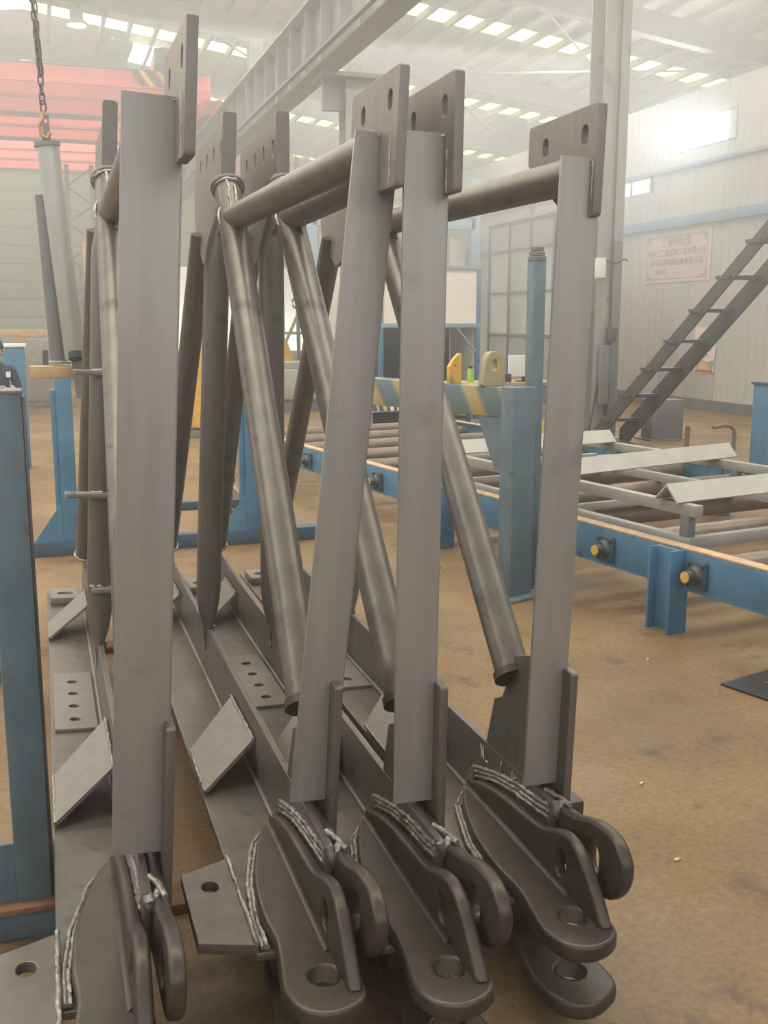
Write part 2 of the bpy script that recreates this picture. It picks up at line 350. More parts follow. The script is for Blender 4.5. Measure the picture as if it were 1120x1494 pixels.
# --- far end wall: horizontal siding
wb = empty('wall_back', (0, 42, 0)); struct(wb, 'pale horizontal siding on the far end wall')
for i in range(14):
    z0 = i * 0.66
    for x0, x1 in ((-14, 1.6), (1.6, 17.2)):
        if x0 == 1.6 and 0 < i < 6: continue
        box('siding_plank', (x0, x1), (0, 0.1), (z0 + 0.012, z0 + 0.648), 'siding', wb, 0.012)
box('backing', (-14, 1.6), (0.1, 0.2), (0, 9.3), 'beam_grey', wb)
box('backing', (1.6, 17.2), (0.1, 0.2), (3.96, 9.3), 'beam_grey', wb)
d1 = empty('door_1', (9.4, 42.05, 0)); struct(d1, 'bright open loading doorway in the far wall')
box('daylight_sheet', (-7.8, 7.8), (0.3, 0.35), (0.0, 3.96), 'soft_pane', d1)
for i in range(7): box('door_post', (-7.8 + i * 2.6 - 0.1, -7.8 + i * 2.6 + 0.1), (-0.1, 0.1), (0, 3.96), 'blue_pale', d1)

# ================================================================== TRUSS FRAMES
def join(meshes, name):
    bm = bmesh.new()
    for me in meshes: bm.from_mesh(me)
    out = bpy.data.meshes.new(name); bm.to_mesh(out); bm.free()
    for me in meshes: bpy.data.meshes.remove(me)
    return out
def placed(me, plane, at):
    off = {'yz': (at, 0, 0), 'xy': (0, 0, at), 'xz': (0, at, 0)}[plane]
    me.transform(Matrix.Translation(off) @ PL[plane]); return me
def open_smooth(pts, sub=5):
    out = []
    for k in range(len(pts) - 1):
        p0 = pts[max(k-1, 0)]; p1 = pts[k]; p2 = pts[k+1]; p3 = pts[min(k+2, len(pts)-1)]
        for i in range(sub):
            t = i / sub
            out.append(tuple(0.5*((2*p1[c]) + (-p0[c]+p2[c])*t + (2*p0[c]-5*p1[c]+4*p2[c]-p3[c])*t*t + (-p0[c]+3*p1[c]-3*p2[c]+p3[c])*t**3) for c in (0, 1)))
    return out + [pts[-1]]

def post_mesh(zb, zt, dx, wd=0.123, dp=0.062, th=0.011):
    h = wd / 2; r = 0.008
    outer = [(-h, 0), (h - r, 0)] + [(h - r + r*math.cos(math.radians(a)), r + r*math.sin(math.radians(a))) for a in (290, 315, 340)] + [(h, r), (h, dp), (h - th, dp), (h - th, th), (-h, th)]
    me = plate_mesh('post', outer, [], zt - zb, 0.0015); me.transform(Matrix.Translation((0, 0, (zb + zt) / 2)))
    for v in me.vertices: v.co.x += dx * (v.co.z - zb) / (zt - zb)
    return me

def make_frame(X0, Y0, lean, zt, dx, py, ky, kx, label, tabs=False, bracket=None, holes=True, pw=0.123, px0=0.0):
    lean = math.radians(lean)
    R = empty('truss_frame', (X0 - 0.455 * math.tan(lean), Y0, 0), (0, lean, 0))
    tag(R, label, 'truss frame', 'grey steel truss frames standing side by side')
    # ---- bottom chord: vertical plate, horizontal web plate
    plate('chord_plate', 'yz', 0.0, [(-0.06, 0.035), (3.78, 0.035), (3.78, 0.455), (-0.06, 0.455)], [], 0.022, 'steel', R, 0.003)
    plate('web_plate', 'xy', 0.23, [(-0.205, -0.16), (-0.011, -0.16), (-0.011, 3.76), (-0.205, 3.76)], [], 0.02, 'steel', R, 0.003)
    sweep('weld_seam', [(-0.013, y, 0.245) for y in [0.45 + i * 0.08 for i in range(42)]], 0.009, 'steel_light', R, 6, False, 0.12)
    # bracket plate at the front corner with two holes; darker steel imitates shadow there
    if bracket:
        y0, y1, hs = bracket
        plate('bracket_plate', 'xy', 0.245, [(-0.345, y0 + 0.04), (-0.200, y0), (-0.200, y1), (-0.345, y1 - 0.07)], [oval(-0.275, h_, 0.024, 0.03) for h_ in hs], 0.03, 'steel', R, 0.003)
        weld('weld_bead', [(-0.203, y0 + (y1 - y0) * k / 4, 0.262) for k in range(5)], 0.007, R)
    # four-hole plate
    if holes: hp = plate('hole_plate', 'xy', 0.247, rrect(-0.19, -0.03, 1.55, 2.22, 0.006, 2), [oval(-0.112, 1.65 + i * 0.15, 0.021, 0.021) for i in range(4)], 0.014, 'steel_light', R, 0.002)
    for i in range(4 if holes else 0): plate('bolt_hole', 'xy', 0.2415, oval(-0.112, 1.65 + i * 0.15, 0.0205, 0.0205), [], 0.003, 'black', hp)
    e1 = plate('end_pad', 'xy', 0.262, rrect(-0.19, -0.03, 3.45, 3.68, 0.006, 2), [oval(-0.11, 3.56, 0.045, 0.03)], 0.04, 'steel_light', R, 0.003)
    plate('bolt_hole', 'xy', 0.246, oval(-0.11, 3.56, 0.0445, 0.0295), [], 0.004, 'black', e1)
    # tilted brace plates between web and chord plate
    for ya, yb, yc, yd in ((0.75, 1.11, 0.86, 1.30), (2.76, 3.05, 2.88, 3.22)):
        a, b_, c, d = Vector((-0.192, ya, 0.252)), Vector((-0.192, yb, 0.252)), Vector((-0.013, yd, 0.375)), Vector((-0.013, yc, 0.375))
        n = (b_ - a).cross(d - a).normalized() * 0.012
        if n.z < 0: n = -n
        v = [a, b_, c, d, a + n, b_ + n, c + n, d + n]
        raw('brace_plate', v, [(3, 2, 1, 0), (4, 5, 6, 7), (0, 1, 5, 4), (1, 2, 6, 5), (2, 3, 7, 6), (3, 0, 4, 7)], 'steel_light', R)
        weld('weld_bead', [a + n * .6 + Vector((-.004, 0, 0)), b_ + n * .6 + Vector((-.004, 0, 0))], 0.006, R)
        weld('weld_bead', [d + n, c + n], 0.006, R)
    # ---- front post (channel), connection plates
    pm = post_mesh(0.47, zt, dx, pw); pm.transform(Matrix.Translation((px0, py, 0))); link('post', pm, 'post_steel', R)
    z_ = zt - 2.27; tx = dx + kx
    plate('connection_plate', 'yz', tx, smooth_corner([(ky - 0.05, 2.12 + z_), (ky + 0.09, 2.12 + z_), (ky + 0.36, 2.30 + z_), (ky + 0.36, 2.41 + z_), (ky - 0.05, 2.41 + z_)], 0.012),
          [slot(ky + 0.02, 2.335 + z_, 0.018, 0.026), slot(ky + 0.25, 2.335 + z_, 0.018, 0.026)], 0.026, 'steel_light', R, 0.003)
    weld('weld_bead', [(tx - 0.012, min(py, ky) - 0.004, z) for z in (zt - 0.15, zt - 0.08, zt - 0.01)], 0.005, R)
    weld('weld_bead', [(tx - 0.012, py, zt - 0.01), (tx - 0.035, py + 0.01, zt + 0.0)], 0.005, R)
    plate('shoe_plate', 'yz', 0.062, smooth_corner([(py - 0.05, 0.30), (py + 0.24, 0.30), (py + 0.24, 0.62), (py + 0.12, 0.82), (py - 0.05, 0.82)], 0.01), [], 0.024, 'steel', R, 0.003)
    plate('base_gusset', 'yz', 0.0, [(py + 0.013, 0.456), (0.40, 0.456), (0.355, 0.62), (0.30, 0.645), (0.275, 0.69), (0.29, 0.78), (py + 0.013, 0.86)], [], 0.018, 'steel', R, 0.002)
    if X0 > 1.2: box('stop_block', (0.075, 0.15), (0.03, 0.13), (0.30, 0.40), 'casting', R, 0.004)
    # ---- diagonals, vertical, top chord (tubes)
    r = 0.054
    pb, pt = Vector((0, 0.245, 0.735)), Vector((0, 1.80, 2.33))
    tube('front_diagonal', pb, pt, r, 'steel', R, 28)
    d = (pt - pb).normalized()
    tube('end_collar', pb - d * 0.012, pb + d * 0.012, r + 0.008, 'casting', R, 28)
    tube('end_cap', pt - d * 0.008, pt + d * 0.012, r + 0.014, 'steel', R, 28, prof=[(0, .96, .96), (.2, 1, 1), (.8, 1, 1), (1, .96, .96)])
    weld('weld_bead', [pt + d * 0.0 + Vector((0.0, 0, 0)) + Vector((math.cos(a) * (r + .004), math.sin(a) * -(r + .004) * d.z, math.sin(a) * (r + .004) * d.y)) - d * 0.012 for a in [i * math.pi / 8 for i in range(17)]], 0.007, R)
    # the slot where the node plate passes the tube end
    for t0, t1 in ((0.02, 0.30),):
        weld('weld_bead', [pt - d * (t0 + (t1 - t0) * k / 6) + Vector((-0.008 * (-1) ** k * .3 - 0.012, -d.z * (r + 0.001), d.y * (r + .001))) * 1.0 for k in range(7)], 0.006, R)
        weld('weld_bead', [pt - d * (t0 + .03 + (t1 - t0) * k / 6) + Vector((0.014, -d.z * (r + 0.001), d.y * (r + .001))) for k in range(7)], 0.006, R)
    taper_b = [(0, .30, .9), (.012, .34, 1), (.055, .75, 1), (.095, .95, 1), (.12, 1, 1), (.88, 1, 1), (.91, .95, 1), (.95, .7, 1), (.985, .34, 1), (1, .3, .95)]
    tube('vertical_tube', (-0.004, 2.02, 0.42), (0.0, 2.02, 2.27), 0.054, 'steel', R, 28, prof=taper_b, up=Vector((0, 1, 0)))
    for sx in (-0.024, 0.024):
        weld('weld_bead', [(sx, 2.02 - 0.012, 0.46), (sx * .8, 2.02, 0.42), (sx * .62, 2.015, 0.37), (sx * .62, 2.015, 0.345)], 0.006, R)
    bb, bt = Vector((0, 3.60, 0.50)), Vector((0, 2.46, 2.20))
    tube('back_diagonal', bb, bt, r, 'steel', R, 28, prof=[(0, 1, 1), (.93, 1, 1), (.97, .75, 1), (1, .4, 1)], up=Vector((1, 0, 0)))
    e = (bt - bb).normalized()
    weld('weld_ring', [bb + Vector((math.cos(a) * (r + .002), math.sin(a) * -(r + .002) * e.z, math.sin(a) * (r + .002) * e.y)) for a in [i * math.pi / 10 for i in range(21)]], 0.008, R)
    weld('weld_bead', [bb + Vector((-0.012, 0.0, -0.0)), bb + Vector((-0.014, 0.01, -0.05))], 0.010, R)
    tube('top_chord', (dx * 0.97, py + 0.014, zt - 0.045), (0, 1.68, 2.20), 0.048, 'steel', R, 28)
    weld('weld_ring', [(math.cos(a) * (r + .004), 1.655 + 0.04 * math.sin(a), 2.20 + math.sin(a) * (r + .004)) for a in [i * math.pi / 10 for i in range(21)]], 0.007, R)
    # ---- node plate at the top with slots, and the flat bar on its front edge
    plate('node_plate', 'yz', 0.0, [(1.74, 2.26), (2.05, 2.12), (2.36, 2.06), (2.62, 2.20), (2.68, 2.36), (2.66, 2.60), (1.80, 2.60), (1.80, 2.37)], [slot(1.93 + i * 0.19, 2.50, 0.017, 0.034) for i in range(4)], 0.02, 'steel_light', R, 0.002)
    plate('node_bar', 'xz', 1.80, rrect(-0.028, 0.028, 2.38, 2.62, 0.012, 3), [], 0.018, 'steel', R, 0.002)
    weld('weld_bead', [(-0.014, 1.81, 2.40), (-0.014, 1.81, 2.52), (-0.014, 1.81, 2.6)], 0.005, R)
    if tabs:
        for z, xa, xb, hl in ((1.60, -0.12, 0.075, (0.05,)), (1.10, -0.15, 0.02, (-0.12,)), (0.70, -0.04, 0.055, (-0.015, 0.025))):
            plate('tab_bar', 'xy', z, rrect(xa, xb, 1.93, 1.99, 0.01, 3), [oval(h_, 1.96, 0.014, 0.012) for h_ in hl], 0.02, 'steel_light', R, 0.002)
            weld('weld_bead', [(-0.045, 1.985, z + 0.008), (0.0, 1.965, z + 0.012)], 0.007, R)
    # ---- front lugs: upper casting (pad + rib), lower pad, right clevis lug
    pad = open_smooth([(-0.012, 0.47), (-0.05, 0.458), (-0.10, 0.36), (-0.155, 0.15), (-0.172, -0.04), (-0.165, -0.18), (-0.178, -0.29), (-0.188, -0.38), (-0.16, -0.455), (-0.10, -0.485), (-0.03, -0.46), (0.0, -0.40), (-0.004, -0.2), (-0.012, 0.0)], 5)
    up = placed(plate_mesh('p', pad, [oval(-0.083, -0.345, 0.037, 0.037, 28)], 0.046, 0.010, 2), 'xy', 0.263)
    rib = open_smooth([(0.50, 0.262), (0.42, 0.315), (0.30, 0.350), (0.16, 0.372), (0.03, 0.382), (-0.07, 0.394), (-0.16, 0.428), (-0.23, 0.440), (-0.30, 0.415), (-0.37, 0.352), (-0.425, 0.29)], 5) + [(-0.40, 0.25), (0.0, 0.25)]
    rb = placed(plate_mesh('p', rib, [slot(-0.195, 0.345, 0.028, 0.042)], 0.036, 0.011, 2), 'yz', -0.030)
    # fillet between pad and rib
    vs = []; fs = []
    for i in range(12):
        y = 0.45 - i * 0.064
        for k in range(5):
            a = math.radians(90 * k / 4); vs.append((-0.046 - 0.022 + 0.022 * math.sin(a), y, 0.284 + 0.022 - 0.022 * math.cos(a)))
    for i in range(11):
        for k in range(4): fs.append((i*5+k, i*5+k+1, (i+1)*5+k+1, (i+1)*5+k))
    fm = bpy.data.meshes.new('p'); fm.from_pydata(vs, [], fs)
    cst = link('lug_casting', join([up, rb, fm], 'lug_casting'), 'casting', R, True, 50)
    tube('bore', (-0.083, -0.345, 0.242), (-0.083, -0.345, 0.281), 0.0366, 'bore', cst, 28, cap=False)
    low = smooth_closed([(-0.02, 0.10), (-0.12, 0.08), (-0.165, -0.06), (-0.16, -0.18), (-0.185, -0.29), (-0.19, -0.38), (-0.16, -0.455), (-0.10, -0.485), (-0.03, -0.46), (0.015, -0.40), (0.0, -0.2)], 5)
    lc = plate('lower_lug', 'xy', 0.107, low, [oval(-0.083, -0.345, 0.037, 0.037, 28)], 0.046, 'casting', R, 0.010, 50)
    tube('bore', (-0.083, -0.345, 0.086), (-0.083, -0.345, 0.128), 0.0366, 'bore', lc, 28, cap=False)
    box('lug_root', (-0.15, -0.012), (-0.10, 0.10), (0.125, 0.222), 'casting', R, 0.008)
    lug = smooth_closed([(0.34, 0.30), (0.34, 0.40), (0.20, 0.43), (0.0, 0.44), (-0.13, 0.452), (-0.25, 0.488), (-0.35, 0.488), (-0.408, 0.44), (-0.40, 0.37), (-0.35, 0.315), (-0.28, 0.298), (-0.14, 0.29), (0.05, 0.28)], 5)
    cl = plate('clevis_lug', 'yz', 0.032, lug, [slot(-0.255, 0.385, 0.030, 0.044)], 0.036, 'casting', R, 0.010, 50)
    # weld runs around the castings
    for k in range(3):
        o_ = 0.012 * k
        weld('weld_bead', [(-0.013, y, z) for y, z in ((0.51 + o_, 0.26), (0.45 + o_, 0.315 + o_), (0.30, 0.362 + o_ * 1.1), (0.15, 0.388 + o_ * 1.3), (0.0, 0.402 + o_ * 1.4), (-0.05, 0.41 + o_ * 1.5))], 0.0075, R)
        if k < 2: weld('weld_bead', [(-0.03 - .2 * o_, 0.49 + o_, 0.250), (-0.105 - o_ * .8, 0.37 + o_ * .6, 0.250), (-0.160 - o_, 0.15, 0.250), (-0.178 - o_, -0.03, 0.250), (-0.178 - o_, -0.15, 0.25)], 0.0075, R)
    weld('weld_bead', [(0.0, -0.06, 0.455), (0.01, -0.062, 0.41), (0.03, -0.05, 0.455)], 0.013, R)
    weld('weld_bead', [(0.012, 0.02, 0.458), (0.03, -0.03, 0.455), (0.04, -0.08, 0.452)], 0.008, R)
    if X0 > 1.2:                                                   # chalk marks near the front of the chord and on the diagonal
        def chalk(pts): sweep('chalk_mark', pts, 0.0022, 'chalk', R, 4)
        c = lambda y, z: (-0.0135, y, z)
        for y0, strokes in ((0.42, [((0, 0), (0.01, .04), (-.02, 0), (-.01, .04)), ((-.035, 0.0), (-.05, .002))]), (0.27, [((0, .045), (0, 0), (-.03, .005))]),
                            (0.19, [((0, 0), (0, .05), (-.025, .035), (0, .025), (-.03, .01), (0, 0))]), (0.12, [((0, 0), (-.005, .05), (-.02, .02), (-.035, .05), (-.04, 0))])):
            for st_ in strokes: chalk([c(y0 + a, 0.395 + b_) for a, b_ in st_])
    return R
def smooth_corner(pts, r, n=3):
    out = []; K = len(pts)
    for k in range(K):
        p = Vector(pts[k]); a = (Vector(pts[k-1]) - p); b_ = (Vector(pts[(k+1) % K]) - p)
        rr = min(r, a.length * .4, b_.length * .4); a = p + a.normalized() * rr; b_ = p + b_.normalized() * rr
        for i in range(n + 1):
            t = i / n; q = a.lerp(p, t).lerp(p.lerp(b_, t), t); out.append((q.x, q.y))
    return out
make_frame(0.166, 2.38, 3.4, 2.31, -0.004, 0.11, 0.0, 0.062, 'grey steel truss frame nearest the blue post, with tabs on its vertical tube', True, (-0.40, 0.14, (0.0, -0.24)), True, 0.140, -0.002)
make_frame(0.640, 2.46, 3.1, 2.29, 0.104, 0.18, 0.09, 0.026, 'grey steel truss frame second from left, its post leaning rightward', False, (-0.15, 0.30, (0.15,)), False, 0.123, 0.01)
make_frame(0.925, 2.40, 0.8, 2.27, 0.0, 0.14, 0.12, 0.056, 'grey steel truss frame third from left, standing almost upright', False)
make_frame(1.312, 2.50, 1.8, 2.23, 0.006, 0.03, 0.06, 0.050, 'rightmost grey steel truss frame, beside the open brown floor', False, None, True, 0.120, 0.008)
# bars on the floor that carry the frames
for y, lb in ((2.95, 'flat rusty steel bar on the floor under the front of the truss frames'), (5.65, 'flat rusty steel bar on the floor under the far ends of the truss frames')):
    tag(box('sleeper_bar', (0.04, 1.45), (y, y + 0.14), (0.0, 0.034), 'rust', bevel=0.004), lb, 'steel bar', 'floor bars under the frames')

# ================================================================== BLUE STANDS
def gusset(name, pts, th, m, parent, plane, at): return plate(name, plane, at, pts, [], th, m, parent, 0.001)
st = empty('blue_post', (-0.112, 3.02, 0)); tag(st, 'worn blue steel post standing beside the leftmost truss frame', 'post')
plate('post_shaft', 'xy', 0.835, rrect(-0.05, 0.05, -0.05, 0.05, 0.008, 2), [], 1.55, 'blue_worn', st, 0.002)
box('top_cap', (-0.053, 0.053), (-0.053, 0.053), (1.608, 1.618), 'steel_light', st, 0.002)
box('corner_strip', (0.05, 0.058), (-0.03, 0.05), (0.12, 1.60), 'steel', st, 0.002)
box('foot_plate', (-0.11, 0.09), (-0.09, 0.09), (0.10, 0.118), 'rust', st, 0.002)
box('base_beam', (-0.75, 0.09), (-0.055, 0.055), (0.0, 0.10), 'blue_worn', st, 0.006)
gusset('gusset', [(-0.23, 0.118), (-0.05, 0.118), (-0.05, 0.30), (-0.09, 0.30)], 0.012, 'blue_worn', st, 'xz', -0.035)
s2 = empty('blue_foot_beam', (-0.55, 5.36, 0)); tag(s2, 'blue foot beam with gusset on the floor at the left edge', 'beam')
box('base_beam', (-0.9, 0.30), (-0.05, 0.05), (0.0, 0.10), 'blue_worn', s2, 0.006)
gusset('gusset', [(0.02, 0.10), (0.29, 0.10), (0.29, 0.13), (0.02, 0.40)], 0.012, 'blue_worn', s2, 'xz', 0.0)
tr = empty('blue_trestle', (0, 8.3, 0)); tag(tr, 'blue trestle with two tall posts behind the truss frames', 'trestle')
box('base_beam', (-0.15, 2.2), (-0.06, 0.06), (0.0, 0.11), 'blue_dark', tr, 0.004)
for x, h in ((0.135, 1.47), (1.58, 1.85)):
    box('trestle_post', (x - 0.06, x + 0.06), (-0.05, 0.05), (0.11, h), 'blue', tr, 0.006)
    box('side_channel', (x - 0.10, x - 0.06), (-0.03, 0.05), (0.11, h - 0.18), 'blue', tr, 0.004)
    gusset('gusset', [(x - 0.28, 0.11), (x - 0.06, 0.11), (x - 0.06, 0.42)], 0.012, 'blue', tr, 'xz', -0.04)
box('cross_tie', (0.2, 1.52), (-0.03, 0.03), (0.30, 0.37), 'blue_dark', tr, 0.004)
# striped stand
ss = empty('striped_stand', (2.90, 6.05, 0), (0, 0, math.radians(19.7))); tag(ss, 'blue steel stand with yellow painted stripes along its beam', 'stand')
box('stand_post', (-0.10, 0.10), (-0.06, 0.06), (0.02, 1.39), 'blue_worn', ss, 0.006)
box('stand_post', (-0.08, 0.08), (0.93, 1.05), (0.02, 1.2), 'blue_worn', ss, 0.006)
box('beam', (-0.085, 0.085), (0.062, 1.62), (1.19, 1.385), 'blue_yellow_stripes', ss, 0.008)
gusset('gusset', [(0.06, 1.19), (0.06, 0.85), (0.13, 0.85), (0.30, 1.19)], 0.02, 'blue_worn', ss, 'yz', -0.07)
box('foot_plate', (-0.16, 0.16), (-0.14, 0.14), (0.0, 0.02), 'blue_worn', ss, 0.002)
box('foot_plate', (-0.12, 0.12), (0.88, 1.10), (0.0, 0.02), 'blue_worn', ss, 0.002)
lug = smooth_corner([(-0.11, 1.385), (0.11, 1.385), (0.075, 1.56), (0.04, 1.61), (-0.04, 1.61), (-0.075, 1.56)], 0.03)
lg = plate('lug', 'xz', 0.25, lug, [slot(0.0, 1.52, 0.024, 0.038)], 0.05, 'ochre', ss, 0.004)
plate('lug', 'xz', 0.62, [(-0.06, 1.385), (0.05, 1.385), (0.05, 1.59), (0.03, 1.59), (-0.02, 1.55), (-0.06, 1.50)], [oval(-0.01, 1.50, 0.014, 0.014)], 0.03, 'yellow', ss, 0.003)
plate('lug', 'xz', 0.98, [(-0.06, 1.385), (0.05, 1.385), (0.05, 1.57), (-0.01, 1.55), (-0.06, 1.48)], [oval(-0.0, 1.50, 0.014, 0.014)], 0.03, 'yellow', ss, 0.003)
up = empty('blue_upright', (3.115, 6.27, 0)); tag(up, 'tall dark blue upright with stacked discs on top behind the striped stand', 'post')
box('upright_shaft', (-0.045, 0.045), (-0.05, 0.05), (0.015, 2.20), 'blue_worn', up, 0.006); box('foot_plate', (-0.055, 0.055), (-0.08, 0.08), (0, 0.015), 'blue_worn', up, 0.002)
for i in range(3): tube('disc', (0, 0, 2.20 + i * 0.03), (0, 0, 2.222 + i * 0.03), 0.06 - 0.008 * i, 'beam_dark', up, 18)

# ================================================================== ROLLER CONVEYOR
cv = empty('roller_conveyor', (3.44, 5.3, 0), (0, 0, math.radians(9.27))); tag(cv, 'long blue roller conveyor with steel rollers and bearing blocks', 'conveyor')
WID = 2.95; Y1 = 8.3; Y0c = -3.1
for x, s_ in ((0.0, 1), (WID, -1)):
    box('side_rail', (x - 0.012, x + 0.012), (Y0c, Y1), (0.27, 0.50), 'blue', cv, 0.002)
    box('rail_top', (min(x, x + 0.075 * s_) - 0.012, max(x, x + 0.075 * s_)), (Y0c, Y1), (0.50, 0.512), 'tan_edge', cv, 0.002)
    box('rail_bottom', (min(x, x + 0.075 * s_) - 0.012, max(x, x + 0.075 * s_)), (Y0c, Y1), (0.262, 0.274), 'blue', cv, 0.002)
leg_ys = [-2.5, -1.2, -0.22, 0.93, 2.4, 4.1, 5.9, 7.9]
hout = [(-0.095, -0.07), (-0.08, -0.07), (-0.08, -0.01), (0.08, -0.01), (0.08, -0.07), (0.095, -0.07), (0.095, 0.07), (0.08, 0.07), (0.08, 0.01), (-0.08, 0.01), (-0.08, 0.07), (-0.095, 0.07)]
for y in leg_ys:
    for x in (-0.05, WID + 0.05):
        plate('leg', 'xy', 0.25, [(b_ + x, a + y) for a, b_ in hout], [], 0.50, 'blue', cv, 0.001)
for i in range(14):
    y = -2.83 + i * 0.80
    tube('roller', (0.05, y, 0.39), (WID - 0.05, y, 0.39), 0.075, 'roller', cv, 24, prof=[(0, .35, .35), (.015, .35, .35), (.016, .94, .94), (.02, 1, 1), (.98, 1, 1), (.984, .94, .94), (.985, .35, .35), (1, .35, .35)])
    b = empty('bearing_block', (-0.012, y, 0.375)); b.parent = cv
    box('flange', (-0.03, 0), (-0.075, 0.075), (-0.085, 0.085), 'blue_dark', b, 0.012)
    tube('housing', (-0.03, 0, 0), (-0.06, 0, 0), 0.055, 'bearing', b, 20, prof=[(0, 1.1, 1.1), (.6, 1, 1), (1, .85, .85)])
    tube('shaft_end', (-0.05, 0, 0), (-0.105, 0, 0), 0.036, 'bearing', b, 20); tube('yellow_cap', (-0.105, 0, 0), (-0.112, 0, 0), 0.032, 'yellow', b, 18)
    for sy in (-0.055, 0.055):
        for sz in (-0.063, 0.063): tube('bolt', (-0.03, sy, sz), (-0.045, sy, sz), 0.012, 'bearing', b, 8)
# painted steel rack lying on the rollers
rk = empty('steel_rack', (3.585, 5.11, 0.467), (0, 0, math.radians(9.27))); tag(rk, 'grey welded steel rack with pale angle bars lying on the conveyor', 'steel rack')
LEN = 3.5; RW = 1.75
for x in (0.03, RW - 0.03):
    box('lower_rail', (x - 0.03, x + 0.03), (0, LEN), (0.0, 0.07), 'frame_grey', rk, 0.004); box('upper_rail', (x - 0.03, x + 0.03), (-0.04, LEN), (0.20, 0.27), 'frame_grey', rk, 0.004)
for y in (0.03, LEN - 0.03): box('end_rail', (0.06, RW + 0.35), (y - 0.03, y + 0.03), (0.0, 0.07), 'frame_grey', rk, 0.004)
for y in (1.30, 2.72): box('middle_rail', (0.06, RW - 0.06), (y - 0.025, y + 0.025), (0.01, 0.06), 'frame_grey', rk, 0.004)
for x in (0.03, RW - 0.03):
    for y in (0.05, 1.30, 2.72, LEN - 0.06): box('stub', (x - 0.03, x + 0.03), (y - 0.035, y + 0.035), (0.07, 0.20), 'beam_dark', rk, 0.003)
for k, (y, x0, x1) in enumerate(((0.16, -0.05, 2.6), (1.32, -0.12, 1.9), (2.72, -0.1, 1.72))):
    o = []
    v = [(0, -0.10, 0.0), (0, 0, 0.10), (0, 0.10, 0.0), (0, 0.092, -0.008), (0, 0, 0.084), (0, -0.092, -0.008)]
    V = [(x0, y + p[1], 0.28 + p[2]) for p in v] + [(x1, y + p[1] + (0.25 if k == 1 else 0.1), 0.28 + p[2]) for p in v]
    fs = [(i, (i+1) % 6, 6 + (i+1) % 6, 6 + i) for i in range(6)] + [(5, 4, 1, 0), (4, 3, 2, 1), (6, 7, 10, 11), (7, 8, 9, 10)]
    raw('angle_bar', V, fs, 'angle_pale', rk, False)

# ================================================================== RIGHT SIDE: COLUMN, STAIR, NOTICES
def hcol(name, x, y, wx, wy, h, m, label, group=None):
    e = empty(name, (x, y, 0)); tag(e, label, 'column', group)
    box('flange', (-wx/2, wx/2), (-wy/2, -wy/2 + 0.025), (0.02, h), m, e, 0.003); box('flange', (-wx/2, wx/2), (wy/2 - 0.025, wy/2), (0.02, h), m, e, 0.003)
    box('web', (-0.012, 0.012), (-wy/2 + 0.025, wy/2 - 0.025), (0.02, h), m, e); box('base_plate', (-wx/2 - 0.1, wx/2 + 0.1), (-wy/2 - 0.1, wy/2 + 0.1), (0, 0.02), m, e)
    return e
c1 = hcol('steel_column', 8.27, 14.40, 0.42, 0.45, roof_z(8.3) - 0.7, 'column_grey', 'grey steel column with cables beside the foot of the dark stair')
pipe_pts = [(-0.02, -0.30, 0.02), (-0.05, -0.29, 0.9), (0.02, -0.28, 1.7), (0.0, -0.28, 3.2), (0.01, -0.28, 6.5)]
sweep('cable', pipe_pts, 0.018, 'cable', c1, 8); sweep('cable', [(-0.3, -0.28, 0.02), (-0.22, -0.29, 0.6), (-0.06, -0.28, 1.45)], 0.012, 'cable', c1, 6)
box('junction_box', (-0.17, -0.03), (-0.38, -0.27), (0.55, 1.45), 'beam_dark', c1, 0.01); box('switch_box', (-0.05, 0.1), (-0.35, -0.27), (1.5, 1.72), 'bearing', c1, 0.01)
box('lamp_bracket', (-0.3, -0.17), (-0.42, -0.28), (2.45, 2.75), 'paper', c1, 0.02); sweep('cable', [(-0.17, -0.3, 2.75), (0.0, -0.31, 2.66), (0.2, -0.31, 2.74), (0.27, -0.28, 2.72)], 0.014, 'cable', c1, 6)
box('cable_tray', (0.02, 0.16), (-0.30, -0.26), (0.1, 3.0), 'beam_dark', c1, 0.004)
hcol('steel_column', 3.95, 13.2, 0.34, 0.34, 4.84, 'column_grey', 'grey steel column under the crane runway bracket, mostly hidden behind the truss posts')
hcol('steel_column', 4.86, 24.0, 0.30, 0.36, roof_z(4.9) - 0.7, 'wall_white', 'pale steel column rising behind the crane runway beam')
sr = empty('stair', (8.02, 14.0, 0)); tag(sr, 'dark steel open-tread stair climbing along the white wall', 'stair')
plate('stringer', 'yz', 0.0, [(0.03, 0.0), (-0.10, 0.0), (-6.0, 4.43), (-6.0, 4.61), (0.03, 0.17)], [], 0.03, 'stair', sr)
plate('stringer', 'yz', 0.46, [(0.03, 0.0), (-0.22, 0.0), (-6.0, 4.36), (-6.0, 4.61), (0.03, 0.17)], [], 0.03, 'stair', sr)
for i in range(11):
    t = (i + 0.55) / 11; y = -0.05 - 5.9 * t; z = 0.14 + 4.36 * t
    box('tread', (-0.06, 0.45), (y - 0.13, y + 0.13), (z - 0.022, z + 0.022), 'stair', sr)
pd = empty('pedestal', (9.12, 13.9, 0)); tag(pd, 'dark grey steel pedestal plate at the foot of the stair', 'pedestal')
box('body', (-0.26, 0.30), (-0.15, 0.15), (0.02, 0.62), 'beam_dark', pd, 0.01); box('foot', (-0.34, 0.38), (-0.22, 0.22), (0, 0.02), 'beam_dark', pd)
tag(tube('floor_rod', (8.85, 12.8, 0), (8.85, 12.8, 0.32), 0.035, 'rust', None, 12, prof=[(0, 1, 1), (.9, 1, 1), (1, .8, .8)]), 'short rusty rod standing up from the floor near the wall', 'rod')
